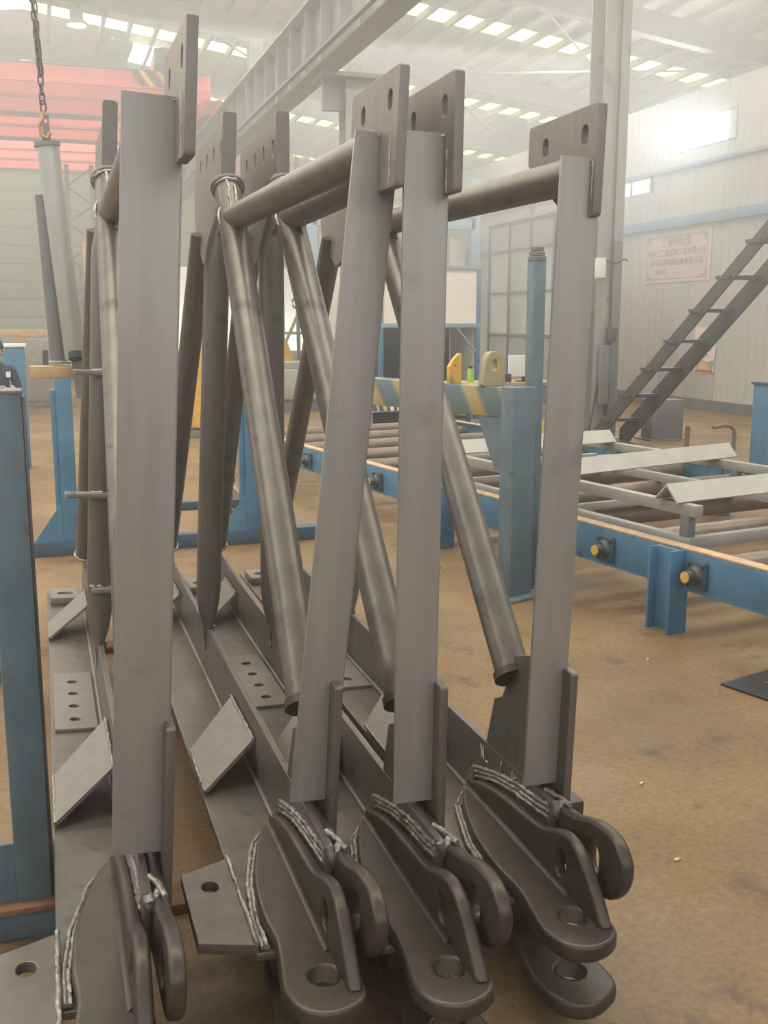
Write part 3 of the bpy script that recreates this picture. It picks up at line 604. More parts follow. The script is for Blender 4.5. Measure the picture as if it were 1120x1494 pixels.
tag(sweep('bent_pipe', [(9.32, 12.35, 0), (9.32, 12.35, 0.22), (9.31, 12.35, 0.29), (9.26, 12.36, 0.34), (9.17, 12.37, 0.36), (9.05, 12.38, 0.34), (8.98, 12.38, 0.33)], 0.03, 'steel_light', None, 10), 'curved steel pipe with hooked end rising from the floor', 'pipe')
bx = empty('blue_cabinet', (7.95, 9.9, 0)); tag(bx, 'blue machine cabinet cut off by the right edge', 'cabinet')
box('body', (-0.22, 0.9), (-0.3, 0.05), (0, 1.10), 'blue', bx, 0.01); box('top_edge', (-0.24, 0.92), (-0.32, 0.07), (1.10, 1.13), 'blue_dark', bx, 0.004)
for i in range(4): tube('bolt', (-0.18 + i * 0.1, -0.25, 1.13), (-0.18 + i * 0.1, -0.25, 1.17), 0.02, 'bearing', bx, 8)
# notices on the wall (they face -X)
FACE = lambda y, z: Matrix.Translation((-0.004, y, z)) @ Matrix(((0, 0, -1, 0), (-1, 0, 0, 0), (0, 1, 0, 0), (0, 0, 0, 1)))
bn = empty('wall_banner', (12.985, 19.55, 3.17)); tag(bn, 'wide pink banner with Chinese lettering on the white wall', 'banner')
box('sheet', (-0.002, 0.006), (-1.25, 1.25), (-0.52, 0.52), 'banner_pink', bn)
for args in (((-1.12, 1.12), (-0.455, -0.44)), ((-1.12, 1.12), (0.44, 0.455)), ((-1.12, -1.105), (-0.455, 0.455)), ((1.105, 1.12), (-0.455, 0.455))): box('border_line', (-0.004, -0.002), args[0], args[1], 'banner_ink', bn)
for sy in (-1, 1):
    for k, (a, b_) in enumerate((((0.98, 1.10), (-0.40, -0.385)), ((0.98, 0.995), (-0.44, -0.385)), ((1.03, 1.045), (-0.44, -0.33)), ((1.03, 1.10), (-0.34, -0.325)), ((0.90, 0.98), (-0.42, -0.405)))):
        for sz in (1, -1): box('corner_fret', (-0.004, -0.002), tuple(sorted((sy*a[0], sy*a[1]))), tuple(sorted((sz*b_[0], sz*b_[1]))), 'banner_ink', bn)
text('lettering', '工程项目部', 0.22, 'banner_ink', bn, FACE(0.0, 0.31)); text('lettering', '杭州三汇钢结构工程有限公司', 0.165, 'banner_ink', bn, FACE(0.0, 0.09))
text('lettering', '湖州安润机械设备有限公司', 0.165, 'banner_ink', bn, FACE(0.0, -0.11)); text('lettering', '服务热线：…………………', 0.10, 'banner_ink', bn, FACE(0.15, -0.30))
ps = empty('safety_poster', (12.98, 18.32, 1.15)); tag(ps, 'small curling safety poster below the stair on the white wall', 'poster')
plate('sheet', 'yz', 0.0, open_smooth([(-0.34, 0.55), (-0.36, 0.1), (-0.31, -0.2), (-0.29, -0.38), (0.31, -0.38), (0.33, -0.2), (0.37, 0.1), (0.36, 0.55)], 3), [], 0.006, 'poster_pink', ps)
box('red_band', (-0.006, -0.003), (-0.29, 0.29), (-0.38, -0.32), 'poster_red', ps)
plate('picture', 'yz', -0.005, open_smooth([(-0.27, -0.32), (-0.3, -0.12), (-0.1, -0.16), (0.1, -0.10), (0.28, -0.18), (0.28, -0.32)], 3), [], 0.003, 'poster_green', ps)
plate('picture', 'yz', -0.007, [(-0.2, -0.32), (-0.12, -0.2), (0.05, -0.14), (0.2, -0.22), (0.22, -0.32)], [], 0.003, 'poster_orange', ps)
for y, z in ((0.12, -0.02), (0.02, -0.06), (-0.08, -0.02), (0.1, 0.03), (-0.05, 0.04)): plate('picture_mark', 'yz', -0.006, oval(y, z, 0.035, 0.02, 8), [], 0.002, 'banner_ink', ps)
text('lettering', '工作岗位', 0.13, 'poster_red', ps, FACE(-0.04, 0.31)); text('lettering', '安全生产', 0.13, 'poster_red', ps, FACE(-0.02, 0.18)); box('text_rule', (-0.005, -0.003), (-0.22, 0.24), (0.075, 0.1), 'banner_ink', ps)

# ================================================================== CRANE RUNWAY AND CRANES
rw = empty('crane_runway', (3.5, 0, 4.84)); tag(rw, 'grey crane runway beam with stiffener ribs running overhead into the hall', 'beam')
box('web', (-0.012, 0.012), (4, 40), (0.02, 0.79), 'beam_grey', rw); box('bottom_flange', (-0.16, 0.16), (4, 40), (0.0, 0.025), 'beam_grey', rw, 0.003); box('top_flange', (-0.2, 0.2), (4, 40), (0.785, 0.81), 'beam_grey', rw, 0.003)
box('crane_rail', (-0.035, 0.035), (4, 40), (0.81, 0.88), 'beam_dark', rw, 0.006); box('side_channel', (0.2, 0.32), (4, 40), (0.70, 0.78), 'beam_dark', rw)
stf = box_mesh('stiffener', (-0.15, -0.012), (-0.008, 0.008), (0.026, 0.784)); stf.materials.append(MATS['beam_grey'])
for i in range(44):
    o = bpy.data.objects.new('stiffener', stf); COL.objects.link(o); o.parent = rw; o.location = (0, 4.6 + i * 0.8, 0)
box('bearing_bracket', (-0.05, 0.75), (12.9, 13.5), (-0.06, 0.0), 'beam_grey', rw, 0.004); box('bracket_web', (0.02, 0.7), (13.16, 13.24), (-0.42, -0.06), 'beam_grey', rw)
box('cable_guide', (-0.26, -0.2), (4, 40), (0.05, 0.10), 'beam_dark', rw)
def girder(name, y, x0, x1, z0, z1, label, haz=True):
    e = empty(name, (0, y, z0)); tag(e, label, 'crane girder', 'red crane girders across the hall'); h = z1 - z0
    box('girder_box', (x0, x1), (-0.2, 0.2), (0.02, h - 0.02), 'orange_red', e, 0.004)
    box('top_flange', (x0, x1), (-0.27, 0.27), (h - 0.02, h), 'beam_dark', e); box('bottom_flange', (x0, x1), (-0.27, 0.27), (0, 0.02), 'red_dark', e)
    box('side_rib', (x0, x1), (-0.24, -0.2), (h * 0.30, h * 0.36), 'red_dark', e); box('side_rib', (x0, x1), (-0.26, -0.2), (h * 0.62, h * 0.68), 'orange_red', e)
    if haz:
        for k in range(5):
            xs = x1 - 1.35 + k * 0.16
            plate('hazard_stripe', 'xz', -0.265, [(xs, h * .66), (xs + 0.10, h * .66), (xs - 0.12 , h * 0.98), (xs - 0.22, h * 0.98)], [], 0.008, 'hazard_yellow' if k % 2 else 'black', e)
    box('end_carriage', (x1 - 0.25, x1 + 0.12), (-0.9, 0.9), (0.02, 0.3), 'red_dark', e, 0.01)
    return e
RZ = 5.74
girder('crane_girder', 22.0, -13.5, 3.5, RZ, RZ + 0.92, 'nearest and highest red crane girder with hazard stripes at its end')
girder('crane_girder', 24.9, -13.5, 3.5, RZ, RZ + 0.80, 'middle red crane girder with hazard stripes, below the nearest one')
girder('crane_girder', 29.8, -13.5, 3.5, RZ, RZ + 0.80, 'lowest and farthest red crane girder on the left')
girder('crane_girder', 33.0, 3.35, 12.7, RZ, RZ + 0.9, 'red crane girder in the next bay, behind the truss tops', False)
tl = empty('crane_trolley', (2.75, 22.0, RZ + 0.92)); tag(tl, 'red hoist trolley with motor on the nearest crane girder', 'hoist')
box('body', (-0.35, 0.45), (-0.35, 0.35), (0, 0.32), 'red_dark', tl, 0.02); tube('motor', (-0.2, -0.36, 0.16), (-0.2, -0.75, 0.16), 0.16, 'beam_dark', tl, 18)
for i in range(6): box('cooling_fin', (-0.37, -0.03), (-0.40 - i * 0.05, -0.385 - i * 0.05), (0.0, 0.32), 'beam_dark', tl)
# mesh panel / skylight opening on the left
sk = empty('window_3', (0, 0, 0)); struct(sk, 'clear roof light with bluish and cream panes at upper left')
for i in range(3):
    for j in range(2):
        x0 = 2.17 + i * 0.47; y0 = 28.4 + j * 1.5
        v = [(x0 + a, y0 + b_, roof_z(x0 + a) - 0.17 - c) for c in (0, 0.02) for a, b_ in ((0, 0), (0.40, 0), (0.40, 1.42), (0, 1.42))]
        raw('window_pane', v, [(0, 1, 2, 3), (7, 6, 5, 4), (0, 4, 5, 1), (1, 5, 6, 2), (2, 6, 7, 3), (3, 7, 4, 0)], 'soft_pane' if i != 0 else 'blue_pale', sk, False)
for i in range(4): box('glazing_bar', (2.13 + i * 0.47 - 0.03, 2.13 + i * 0.47 + 0.03), (28.3, 31.4), (roof_z(2.13 + i * 0.47) - 0.24, roof_z(2.13 + i * 0.47) - 0.15), 'blue_pale', sk)
# chain hoist and the brace it holds
ch = empty('hoist_chain', (0.02, 6.0, 0)); tag(ch, 'rusty double lifting chain with an orange hook hanging from above', 'chain')
lk = bpy.data.meshes.new('link')
pts = []
for i in range(16):
    a = 2 * math.pi * i / 16; pts.append((0.013 * math.cos(a), 0, 0.017 * math.sin(a) + (0.012 if math.sin(a) > 0 else -0.012)))
lo = sweep('chain_link', pts, 0.005, 'chain', ch, 6, True); lo.location = (0, 0, 2.9)
def chain_run(x0, z0, x1, z1):
    n = int(math.hypot(x1 - x0, z1 - z0) / 0.044)
    for i in range(n):
        t = i / n; o = copy_part(lo, ch, (x0 + (x1 - x0) * t, 0, z0 + (z1 - z0) * t)); o.rotation_euler = (0, 0, (math.pi / 2) * (i % 2) + 0.4)
chain_run(0.055, 2.96, 0.02, 4.3); chain_run(0.055, 3.1, -0.02, 4.3); lo.location = (0.058, 0, 2.92)
sweep('hook', [(0.06, 0, 2.90), (0.05, 0, 2.86), (0.035, 0, 2.82), (0.04, 0, 2.775), (0.07, 0, 2.76), (0.085, 0, 2.79)], 0.010, 'hook_orange', ch, 8)
hb = empty('hung_brace', (0.09, 6.02, 0)); tag(hb, 'pale steel tube brace hanging from the chain at left', 'tube brace')
tube('main_tube', (0.0, 0, 2.73), (0.085, 0, 1.60), 0.058, 'tube_pale', hb, 24)
tube('end_cap', (-0.002, 0, 2.72), (-0.004, 0, 2.742), 0.068, 'steel_light', hb, 24); tube('end_shade_disc', (0.083, -0.040, 1.635), (0.085, -0.052, 1.600), 0.040, 'black', hb, 20)  # black disc paints in the dark inside of the tube mouth
plate('lifting_plate', 'xz', 0.0, [(-0.03, 2.70), (0.02, 2.70), (0.012, 2.88), (-0.016, 2.88)], [oval(-0.004, 2.85, 0.008, 0.012)], 0.014, 'steel_light', hb, 0.001)
plate('end_plate', 'xz', 0.0, [(0.05, 1.72), (0.12, 1.72), (0.15, 1.40), (0.08, 1.38)], [], 0.014, 'steel_light', hb, 0.001)
tube('second_tube', (-0.03, 0.10, 2.48), (0.0, 0.10, 1.58), 0.050, 'beam_dark', hb, 24)
weld('weld_ring', [(math.cos(a) * 0.054, 0.10 + math.sin(a) * 0.054, 1.58) for a in [i * math.pi / 8 for i in range(17)]], 0.008, hb)
box('rest_bar', (-0.16, 0.10), (0.02, 0.14), (1.49, 1.56), 'tan_edge', hb, 0.004)

# ================================================================== PERSON (far left, half out of the frame)
def person(loc, rz):
    R = empty('person', loc, (0, 0, rz)); tag(R, 'person in dark navy work clothes holding something, at the left edge', 'person')
    V = []; E = []; RD = []
    def add(p, r, par=None):
        V.append(p); RD.append(r)
        if par is not None: E.append((par, len(V) - 1))
        return len(V) - 1
    pel = add((0, 0, 0.86), (0.15, 0.11)); wa = add((0, 0, 1.02), (0.14, 0.10), pel); chs = add((0, 0, 1.20), (0.16, 0.11), wa); nk = add((0, 0.0, 1.34), (0.07, 0.065), chs); hd = add((0, -0.015, 1.40), (0.055, 0.055), nk)
    for s_ in (-1, 1):
        hp = add((s_ * 0.09, 0, 0.82), (0.09, 0.095), pel); kn = add((s_ * 0.10, -0.01, 0.44), (0.06, 0.065), hp); an = add((s_ * 0.10, 0.01, 0.09), (0.042, 0.045), kn); add((s_ * 0.11, -0.12, 0.035), (0.04, 0.03), an)
        sh = add((s_ * 0.18, 0, 1.29), (0.065, 0.065), chs); el = add((s_ * 0.23, -0.04, 1.04), (0.045, 0.047), sh); wr_ = add((s_ * 0.11, -0.24, 1.06), (0.032, 0.034), el)
    me = bpy.data.meshes.new('body'); me.from_pydata(V, E, []); o = link('body', me, 'cloth_navy', R, False)
    md = o.modifiers.new('skin', 'SKIN'); me.skin_vertices[0].data[0].use_root = True
    for i, r_ in enumerate(RD): me.skin_vertices[0].data[i].radius = r_
    sd = o.modifiers.new('sub', 'SUBSURF'); sd.levels = 2; sd.render_levels = 2
    # head
    bm = bmesh.new(); bmesh.ops.create_uvsphere(bm, u_segments=20, v_segments=14, radius=1)
    for v in bm.verts:
        x, y, z = v.co; k = 1 - 0.22 * max(0, -z) ** 2
        v.co = (x * 0.078 * k, y * 0.098 * (1 - 0.1 * max(0, -z)), z * 0.118)
        if y < -0.85 and abs(x) < 0.25 and -0.35 < z < 0.1: v.co.y -= 0.018
    hm = bpy.data.meshes.new('head'); bm.to_mesh(hm); bm.free(); h = link('head', hm, 'skin', R, True, 80); h.location = (0, -0.03, 1.505); h.rotation_euler = (0.35, 0, 0)
    for s_ in (-1, 1):
        tube('eye', (s_ * 0.03, -0.088, 0.012), (s_ * 0.03, -0.092, 0.012), 0.010, 'black', h, 10); tube('ear', (s_ * 0.072, 0.0, 0.0), (s_ * 0.086, 0.006, 0.0), 0.026, 'skin', h, 12)
    box('mouth', (-0.022, 0.022), (-0.087, -0.080), (-0.058, -0.052), 'red_dark', h)
    bm = bmesh.new(); bmesh.ops.create_uvsphere(bm, u_segments=20, v_segments=14, radius=1)
    bmesh.ops.delete(bm, geom=[v for v in bm.verts if v.co.z < 0.18 and v.co.y < 0.25 or v.co.z < -0.35], context='VERTS')
    for v in bm.verts: v.co = (v.co.x * 0.084, v.co.y * 0.104 + 0.004, v.co.z * 0.125 + 0.002)
    hm = bpy.data.meshes.new('hair'); bm.to_mesh(hm); bm.free(); link('hair', hm, 'hair', h, True, 80)
    for s_ in (-1, 1):                                           # hands: palm, four fingers, thumb, closed on the held part
        pm = tube('hand', (s_ * 0.11, -0.25, 1.06), (s_ * 0.055, -0.31, 1.065), 0.03, 'skin', R, 12, prof=[(0, .8, .7), (.3, 1, .7), (.8, 1.1, .6), (1, .9, .4)])
        for k in range(4): sweep('finger', [(s_ * (0.06 - 0.004 * k), -0.305 - 0.004 * k, 1.09 - 0.018 * k), (s_ * (0.03 - .003 * k), -0.335, 1.092 - 0.018 * k), (s_ * 0.006, -0.33, 1.085 - 0.016 * k)], 0.0085, 'skin', pm, 8)
        sweep('thumb', [(s_ * 0.09, -0.27, 1.085), (s_ * 0.06, -0.275, 1.11), (s_ * 0.03, -0.29, 1.105)], 0.0095, 'skin', pm, 8)
    tube('held_part', (-0.04, -0.315, 1.06), (0.04, -0.315, 1.06), 0.018, 'steel_light', R, 10)
    box('chest_badge', (0.06, 0.11), (-0.125, -0.115), (1.20, 1.26), 'paper', R)
    return R
person((-0.50, 12.3, 0), math.radians(25))

# ================================================================== MIDDLE AND FAR BACKGROUND
# glazed office booth
ob = empty('office_booth', (10.0, 18.3, 0)); tag(ob, 'glazed office booth with dark blue frames and grey panels', 'booth')
for i in range(4):
    y0 = i * 1.06
    for z0, z1, m in ((0.0, 1.50, 'grey_panel'), (1.54, 2.42, 'glass'), (2.46, 3.33, 'glass'), (3.37, 3.92, 'grey_panel')):
        box('pane' if m == 'glass' else 'panel', (0.0, 0.03), (y0 + 0.03, y0 + 1.03), (z0, z1), m, ob)
    box('mullion', (-0.03, 0.06), (y0 - 0.03, y0 + 0.03), (0, 4.6 if i % 2 == 0 else 3.96), 'mullion', ob)
box('mullion', (-0.03, 0.06), (4.22, 4.28), (0, 3.96), 'mullion', ob)
for z in (1.52, 2.44, 3.35, 3.94): box('transom', (-0.03, 0.06), (0, 4.28), (z - 0.025, z + 0.025), 'mullion', ob)
box('side_panel', (0.06, 0.85), (4.2, 4.26), (0, 3.92), 'white_board', ob); box('roof_panel', (-0.05, 0.9), (-0.05, 4.3), (3.97, 4.03), 'grey_panel', ob)
box('back_panel', (0.82, 0.86), (0.02, 4.2), (0, 3.9), 'white_board', ob); box('end_panel', (0.06, 0.86), (-0.02, 0.02), (0, 3.92), 'wall_white', ob)
# machine enclosure: blue frame, white upper panel, dark opening
me_ = empty('machine_enclosure', (5.85, 18.0, 0)); tag(me_, 'blue framed machine enclosure with white upper panel and black opening', 'machine')
for x in (0.0, 1.9): 
    for y in (0.0, 1.4): box('frame_post', (x - 0.04, x + 0.04), (y - 0.04, y + 0.04), (0, 2.82), 'blue', me_, 0.004)
for z in (1.74, 2.78): box('frame_rail', (-0.04, 1.94), (-0.045, 0.045), (z - 0.04, z + 0.04), 'blue_pale', me_, 0.004)
box('upper_panel', (0.04, 1.86), (-0.02, 0.0), (1.78, 2.74), 'white_board', me_); box('side_panel', (1.88, 1.9), (0.04, 1.36), (0.1, 2.74), 'white_board', me_)
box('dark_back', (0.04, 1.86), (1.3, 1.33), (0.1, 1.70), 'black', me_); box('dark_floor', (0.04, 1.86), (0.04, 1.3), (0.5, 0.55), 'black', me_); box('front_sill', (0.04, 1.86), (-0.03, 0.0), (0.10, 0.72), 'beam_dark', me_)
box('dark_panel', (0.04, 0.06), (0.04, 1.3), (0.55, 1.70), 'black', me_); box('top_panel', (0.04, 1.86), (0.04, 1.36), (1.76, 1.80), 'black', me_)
bar('corner_brace', (1.45, -0.02, 1.72), (1.88, -0.02, 1.25), 0.04, 0.03, 'blue_pale', me_)
# blue portal with yellow lintel beyond it
pt_ = empty('blue_portal', (9.3, 24.0, 0)); tag(pt_, 'pale blue steel portal with a yellow lintel behind the booth', 'portal frame')
for x in (-3.2, 0.9): box('portal_post', (x - 0.12, x + 0.12), (-0.12, 0.12), (0, 4.55 if x < 0 else 5.2), 'blue_pale', pt_, 0.01)
box('lintel', (-3.2, 0.9), (-0.12, 0.12), (4.0, 4.25), 'blue_pale', pt_, 0.01); box('yellow_strip', (-3.2, 0.9), (-0.15, -0.12), (4.27, 4.52), 'ochre', pt_); box('glazing_back', (-3.0, 0.8), (0.3, 0.34), (0.1, 3.9), 'white_board', pt_)
for i in range(4): box('glazing_bar', (-3.0 + i * 1.1 - 0.04, -3.0 + i * 1.1 + 0.04), (0.2, 0.3), (0.1, 3.9), 'grey_panel', pt_)
bar('diagonal', (-1.2, 0.1, 2.6), (-0.4, 0.1, 3.9), 0.06, 0.06, 'wood', pt_)
# workbench with small things on it
wbch = empty('workbench', (5.9, 15.3, 0)); tag(wbch, 'long workbench with pale wooden top behind the conveyor', 'workbench')
box('bench_top', (-1.3, 2.0), (-0.4, 0.4), (0.80, 0.86), 'wood', wbch, 0.006); box('bench_apron', (-1.28, 1.98), (-0.38, -0.34), (0.50, 0.80), 'beam_dark', wbch); box('lower_shelf', (-1.28, 1.98), (-0.36, 0.36), (0.18, 0.22), 'frame_grey', wbch)
for x in (-1.25, 0.4, 1.95):
    for y in (-0.36, 0.36): box('leg', (x - 0.03, x + 0.03), (y - 0.03, y + 0.03), (0, 0.80), 'blue_dark', wbch)
bt = empty('green_bottle', (6.42, 15.15, 0.86)); tag(bt, 'bright green drink bottle standing on the workbench', 'bottle')
tube('bottle_body', (0, 0, 0), (0, 0, 0.22), 0.055, 'green_bottle', bt, 16, prof=[(0, .9, .9), (.05, 1, 1), (.8, 1, 1), (1, .8, .8)]); tube('cap', (0, 0, 0.22), (0, 0, 0.26), 0.03, 'black', bt, 12)
mn = empty('monitor', (7.35, 15.15, 0.86)); tag(mn, 'white flat monitor turned away on the workbench', 'monitor')
box('screen', (-0.28, 0.28), (-0.02, 0.02), (0.08, 0.42), 'paper', mn, 0.006); box('stand', (-0.03, 0.03), (0.0, 0.03), (0.015, 0.12), 'black', mn); box('foot', (-0.12, 0.12), (-0.08, 0.08), (0, 0.015), 'black', mn)
kb = empty('black_case', (6.95, 15.1, 0.86)); tag(kb, 'small black tool case on the workbench beside the monitor', 'case')
box('body', (-0.12, 0.12), (-0.08, 0.08), (0, 0.09), 'black', kb, 0.01); box('lid', (-0.12, 0.12), (-0.08, 0.08), (0.094, 0.13), 'black', kb, 0.01)
tote = empty('black_tote', (4.70, 14.35, 0)); tag(tote, 'black plastic tote full of scrap on the floor by the workbench', 'tote')
plate('tub', 'xz', 0, [(-0.28, 0), (0.28, 0), (0.36, 0.5), (-0.36, 0.5)], [], 0.5, 'black', tote, 0.01); box('rim', (-0.38, 0.38), (-0.27, 0.27), (0.5, 0.53), 'black_gloss', tote, 0.006)
for i in range(5): bar('scrap_strip', (-0.2 + 0.1 * i, -0.15, 0.48), (-0.3 + 0.15 * i, 0.1 * (i - 2), 0.70), 0.05, 0.01, 'angle_pale' if i % 2 else 'wood', tote)
for i in range(7):
    x = 6.15 + random.uniform(0, 1.0); y = 13.75 + random.uniform(-0.25, 0.25); a = random.uniform(-0.5, 0.5)
    o = bar('scrap_plank', (x - 0.35, y, 0.03 + i * 0.05), (x + 0.35, y + a * 0.3, 0.03 + i * 0.05), 0.12, 0.045, ('wood', 'wood', 'wood_dark')[i % 3])
    tag(o, ['lowest pale board of the scrap heap behind the rack', 'second pale board of the scrap heap', 'dark board low in the scrap heap', 'pale board in the middle of the scrap heap', 'pale board in the upper scrap heap', 'dark board near the top of the scrap heap', 'topmost pale board of the scrap heap'][i], 'board', 'boards in the scrap heap')
yb = empty('yellow_bracket', (6.75, 13.1, 0)); tag(yb, 'yellow steel bracket lying in front of the workbench', 'bracket')
box('base', (-0.3, 0.3), (-0.15, 0.15), (0, 0.05), 'yellow', yb, 0.004); plate('upright', 'xz', 0.0, [(-0.25, 0.05), (0.25, 0.05), (0.2, 0.42), (-0.18, 0.42)], [], 0.04, 'yellow', yb, 0.003)
# yellow steel bins left of centre
def ybin(x, y, wd, h, label):
    e = empty('yellow_bin', (x, y, 0)); tag(e, label, 'bin', 'yellow bins on the dark base')
    box('base_frame', (-wd/2 - 0.02, wd/2 + 0.02), (-0.3, 0.3), (0.0, 0.12), 'beam_dark', e, 0.004)
    plate('front_panel', 'xz', -0.28, [(-wd/2, 0.16), (wd/2, 0.16), (wd/2, h), (wd*0.12, h + 0.12), (-wd/2, h)], [], 0.02, 'yellow', e, 0.003)
    plate('rear_panel', 'xz', 0.28, [(-wd/2, 0.16), (wd/2, 0.16), (wd/2, h), (-wd/2, h)], [], 0.02, 'yellow', e, 0.003)
    for s_ in (-1, 1): box('side_panel', (s_ * wd/2 - 0.01, s_ * wd/2 + 0.01), (-0.27, 0.27), (0.16, h), 'yellow', e)
    for i in range(4): box('foot_block', (-wd/2 + i * wd/3 - 0.05, -wd/2 + i * wd/3 + 0.05), (-0.26, 0.26), (0.12, 0.16), 'rust', e)
ybin(2.42, 16.6, 0.62, 1.0, 'yellow steel bin seen between the left truss tubes'); ybin(3.12, 16.6, 0.6, 0.98, 'yellow steel bin seen just left of the blue trestle post'); ybin(2.85, 19.5, 0.5, 1.55, 'taller yellow bin farther back behind the two front bins')
# yellow lifting A-frame and its hook
af = empty('lifting_spreader', (6.0, 25.0, 0)); tag(af, 'yellow lifting spreader frame with hook seen far between the tubes', 'lifting frame')
box('platform', (-0.7, 0.7), (-0.5, 0.5), (0.75, 0.83), 'yellow', af)
for x in (-0.6, -0.2, 0.2, 0.6): box('leg', (x - 0.035, x + 0.035), (-0.4, -0.33), (0, 0.75), 'ochre', af)
for x in (-0.55, 0.55): bar('slant', (x, 0, 0.83), (0.0, 0, 2.0), 0.07, 0.07, 'ochre', af)
box('mast', (-0.04, 0.04), (-0.04, 0.04), (0, 2.1), 'beam_dark', af); box('cross_bar', (-0.75, 0.45), (-0.03, 0.03), (1.5, 1.57), 'ochre', af)
plate('yellow_cone', 'xz', -0.2, [(-0.55, 0.83), (-0.15, 0.83), (-0.35, 1.4)], [], 0.05, 'yellow', af)
sweep('hook', [(0, 0, 2.1), (-0.12, 0, 2.18), (-0.14, 0, 2.32), (0, 0, 2.42), (0, 0, 2.6)], 0.03, 'cable', af, 8); tube('cable', (0, 0, 2.55), (0, 0, 5.7), 0.018, 'cable', af, 8)
# low grey machine table and cabinet stretch behind
mt = empty('machine_table', (4.6, 21.0, 0)); tag(mt, 'long pale grey machine bed behind the yellow lifting frame foreground', 'machine')
box('bed', (-1.2, 1.6), (-0.5, 0.5), (0.25, 0.85), 'angle_pale', mt, 0.02); box('plinth', (-1.1, 1.5), (-0.45, 0.45), (0, 0.25), 'beam_dark', mt); box('top_slide', (-0.2, 0.9), (-0.3, 0.3), (0.85, 1.0), 'frame_grey', mt, 0.02)
# left background: timber frame, cabinet, mast
tf = empty('timber_frame', (-0.35, 22.0, 0)); tag(tf, 'low timber frame with tan top beam at far left', 'frame')
box('top_beam', (-1.2, 1.5), (-0.08, 0.08), (1.52, 1.66), 'tan_edge', tf, 0.01)
for x in (-1.1, -0.05, 1.4): box('leg', (x - 0.07, x + 0.07), (-0.07, 0.07), (0, 1.52), 'wood', tf, 0.006)
gc = empty('grey_cabinet', (-0.1, 24.0, 0)); tag(gc, 'grey metal cabinet door with dark slot at far left', 'cabinet')
box('body', (-0.55, 0.55), (-0.3, 0.3), (0, 1.45), 'grey_panel', gc, 0.01); box('door', (-0.5, 0.5), (-0.33, -0.3), (0.1, 1.4), 'frame_grey', gc, 0.01); box('slot', (0.1, 0.22), (-0.336, -0.33), (0.6, 1.2), 'black', gc)
bc = empty('blue_bollard', (-0.34, 13.6, 0)); tag(bc, 'pale blue square column behind the person at far left', 'column')
box('shaft', (-0.13, 0.13), (-0.13, 0.13), (0, 1.50), 'blue', bc, 0.01); box('cap', (-0.15, 0.15), (-0.15, 0.15), (1.50, 1.54), 'paper', bc, 0.006)
ms = empty('lattice_mast', (1.05, 26.0, 0)); tag(ms, 'slim steel lattice mast beyond the hung brace', 'mast')
for x in (-0.28, 0.28): box('chord', (x - 0.05, x + 0.05), (-0.05, 0.05), (0, 5.4), 'beam_dark', ms)
for i in range(12): bar('lattice_bar', (-0.28 if i % 2 else 0.28, 0, 0.3 + i * 0.42), (0.28 if i % 2 else -0.28, 0, 0.72 + i * 0.42), 0.04, 0.04, 'rust', ms)
wl = empty('wood_stack', (0.95, 18.0, 0)); tag(wl, 'leaning pinkish timber stack behind the chain brace', 'timber')
for i in range(3): bar('plank', (-0.12 + i * 0.1, 0, 0.0), (-0.18 + i * 0.12, 0.4, 3.1 - 0.2 * i), 0.09, 0.05, 'wood', wl)
lt = empty('lying_brace', (1.52, 9.3, 0)); tag(lt, 'steel chord piece with a welded tube lying on blocks behind the frames', 'steel brace')
box('block', (-0.1, 0.25), (0.3, 0.42), (0, 0.12), 'wood_dark', lt); box('block', (-0.1, 0.25), (-0.45, -0.33), (0, 0.12), 'wood_dark', lt)
plate('chord_piece', 'yz', 0.05, [(-0.7, 0.12), (0.9, 0.12), (0.9, 0.34), (-0.7, 0.34)], [oval(-0.5, 0.23, 0.03, 0.03), oval(-0.2, 0.23, 0.03, 0.03)], 0.03, 'steel_light', lt, 0.003)
tube('tube', (0.05, 0.1, 0.36), (-0.02, 0.7, 0.85), 0.055, 'steel_light', lt, 20); tube('collar', (0.052, 0.088, 0.35), (0.049, 0.108, 0.367), 0.064, 'weld', lt, 20)
# industrial lamps under the roof
for (x, y, lb) in ((1.1, 24.4, 'round white high-bay lamp under the roof at upper left'), (9.6, 24.4, 'round white high-bay lamp under the roof right of centre')):
    e = empty('high_bay_lamp', (x, y, roof_z(x) - 1.1)); tag(e, lb, 'lamp', 'high-bay lamps')
    tube('housing', (0, 0, 0.12), (0, 0, 0.32), 0.14, 'beam_dark', e, 16); tube('shade', (0, 0, 0.0), (0, 0, 0.14), 0.25, 'beam_grey', e, 20, prof=[(0, 1, 1), (.6, .75, .75), (1, .4, .4)]); tube('diffuser', (0, 0, -0.01), (0, 0, 0.0), 0.2, 'lamp_white', e, 20)
    tube('hanger', (0, 0, 0.32), (0, 0, 0.5), 0.012, 'cable', e, 6)
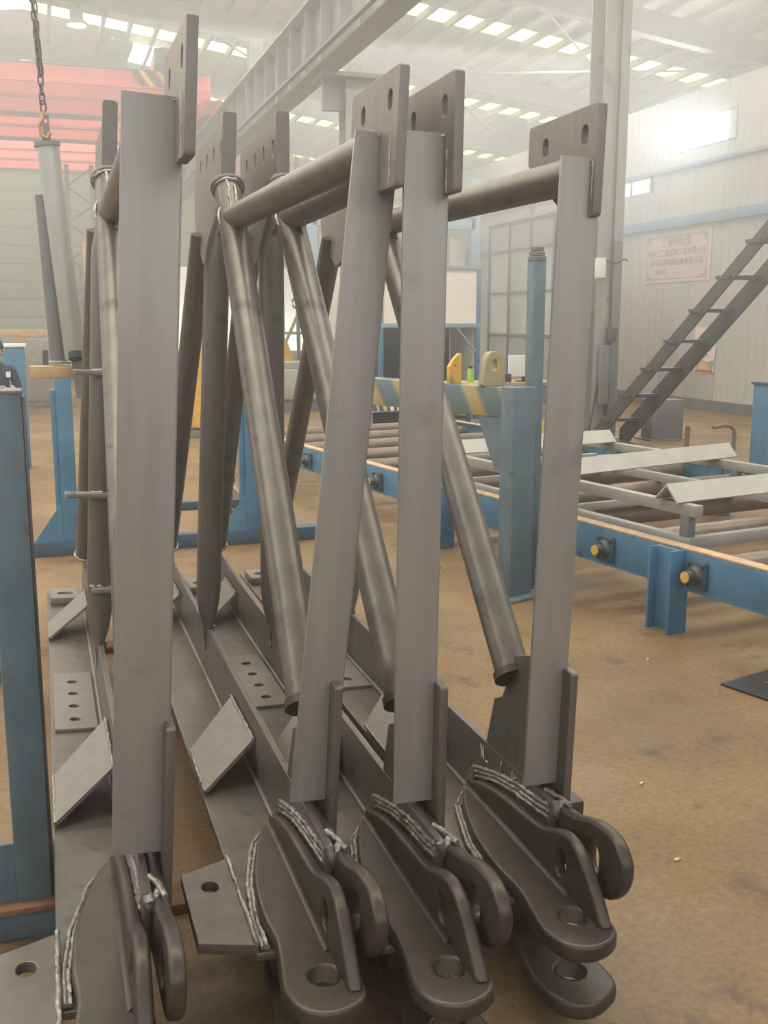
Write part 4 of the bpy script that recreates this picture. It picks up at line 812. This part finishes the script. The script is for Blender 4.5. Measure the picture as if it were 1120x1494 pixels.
# floor bits
pk = empty('floor_plate', (3.15, 4.16, 0)); tag(pk, 'dark chequer plate lying on the floor at the right edge', 'floor plate')
plate('plate_body', 'xy', 0.006, [(0, 0), (0.5, 0.14), (1.3, 0.2), (1.3, -0.9), (0.35, -0.75), (0.12, -0.40)], [], 0.012, 'black', pk, 0.002)
for i in range(7):
    for j in range(5):
        bar('tread_mark', (0.22 + i * 0.14, -0.06 - j * 0.13, 0.0135), (0.26 + i * 0.14, (-0.03 if (i + j) % 2 else -0.09) - j * 0.13, 0.0135), 0.012, 0.003, 'beam_dark', pk)
for k, (x, y, a, lb) in enumerate(((2.155, 3.30, 0.4, 'pale cigarette end on the floor right of the last frame'), (2.27, 2.27, 1.3, 'pale cigarette end on the floor at the lower right corner'), (3.02, 4.62, 0.9, 'pale chip of debris on the floor below the conveyor leg'), (1.95, 2.75, 0.2, 'tiny pale chip on the floor right of the clevis lug'))):
    e = empty('cigarette_end', (x, y, 0), (0, 0, a)); tag(e, lb, 'litter', 'litter on the floor')
    tube('paper', (-0.012, 0, 0.005), (0.006, 0, 0.005), 0.005, 'pale_chip', e, 8); tube('filter', (0.006, 0, 0.005), (0.016, 0, 0.005), 0.005, 'hook_orange', e, 8)

# ================================================================== HAZE
# thin haze around the whole hall, thickened upward and rightward to imitate window glare
hz = box('haze', (-16, 18.5), (-7, 45.5), (-0.4, 10.2), None)
hm = bpy.data.materials.new('haze'); hm.use_nodes = True; nt = hm.node_tree; nt.nodes.clear(); L = nt.links.new
ho = nt.nodes.new('ShaderNodeOutputMaterial'); vs_ = nt.nodes.new('ShaderNodeVolumeScatter')
vs_.inputs['Color'].default_value = (1, 1, 1, 1); vs_.inputs['Anisotropy'].default_value = 0.3
geo = nt.nodes.new('ShaderNodeNewGeometry'); sep = nt.nodes.new('ShaderNodeSeparateXYZ'); L(geo.outputs['Position'], sep.inputs[0])
def mrange(sock, a, b_, c, d):
    m_ = nt.nodes.new('ShaderNodeMapRange'); m_.interpolation_type = 'SMOOTHSTEP'; m_.clamp = True
    for i, v in enumerate((a, b_, c, d)): m_.inputs[i + 1].default_value = v
    L(sock, m_.inputs[0]); return m_.outputs[0]
def mth(op, a, b_):
    n_ = nt.nodes.new('ShaderNodeMath'); n_.operation = op
    for i, v in enumerate((a, b_)):
        if isinstance(v, float): n_.inputs[i].default_value = v
        else: L(v, n_.inputs[i])
    return n_.outputs[0]
hgt = mrange(sep.outputs['Z'], 1.0, 3.2, 0.0, 1.0); side = mrange(sep.outputs['X'], 1.0, 11.0, 0.026, 0.052)
L(mth('ADD', mth('MULTIPLY', hgt, side), 0.008), vs_.inputs['Density'])
L(vs_.outputs[0], ho.inputs['Volume']); hz.data.materials.append(hm)
hz['kind'] = 'stuff'; hz['label'] = 'thin pale haze under the roof of the hall, thickened to imitate window glare'
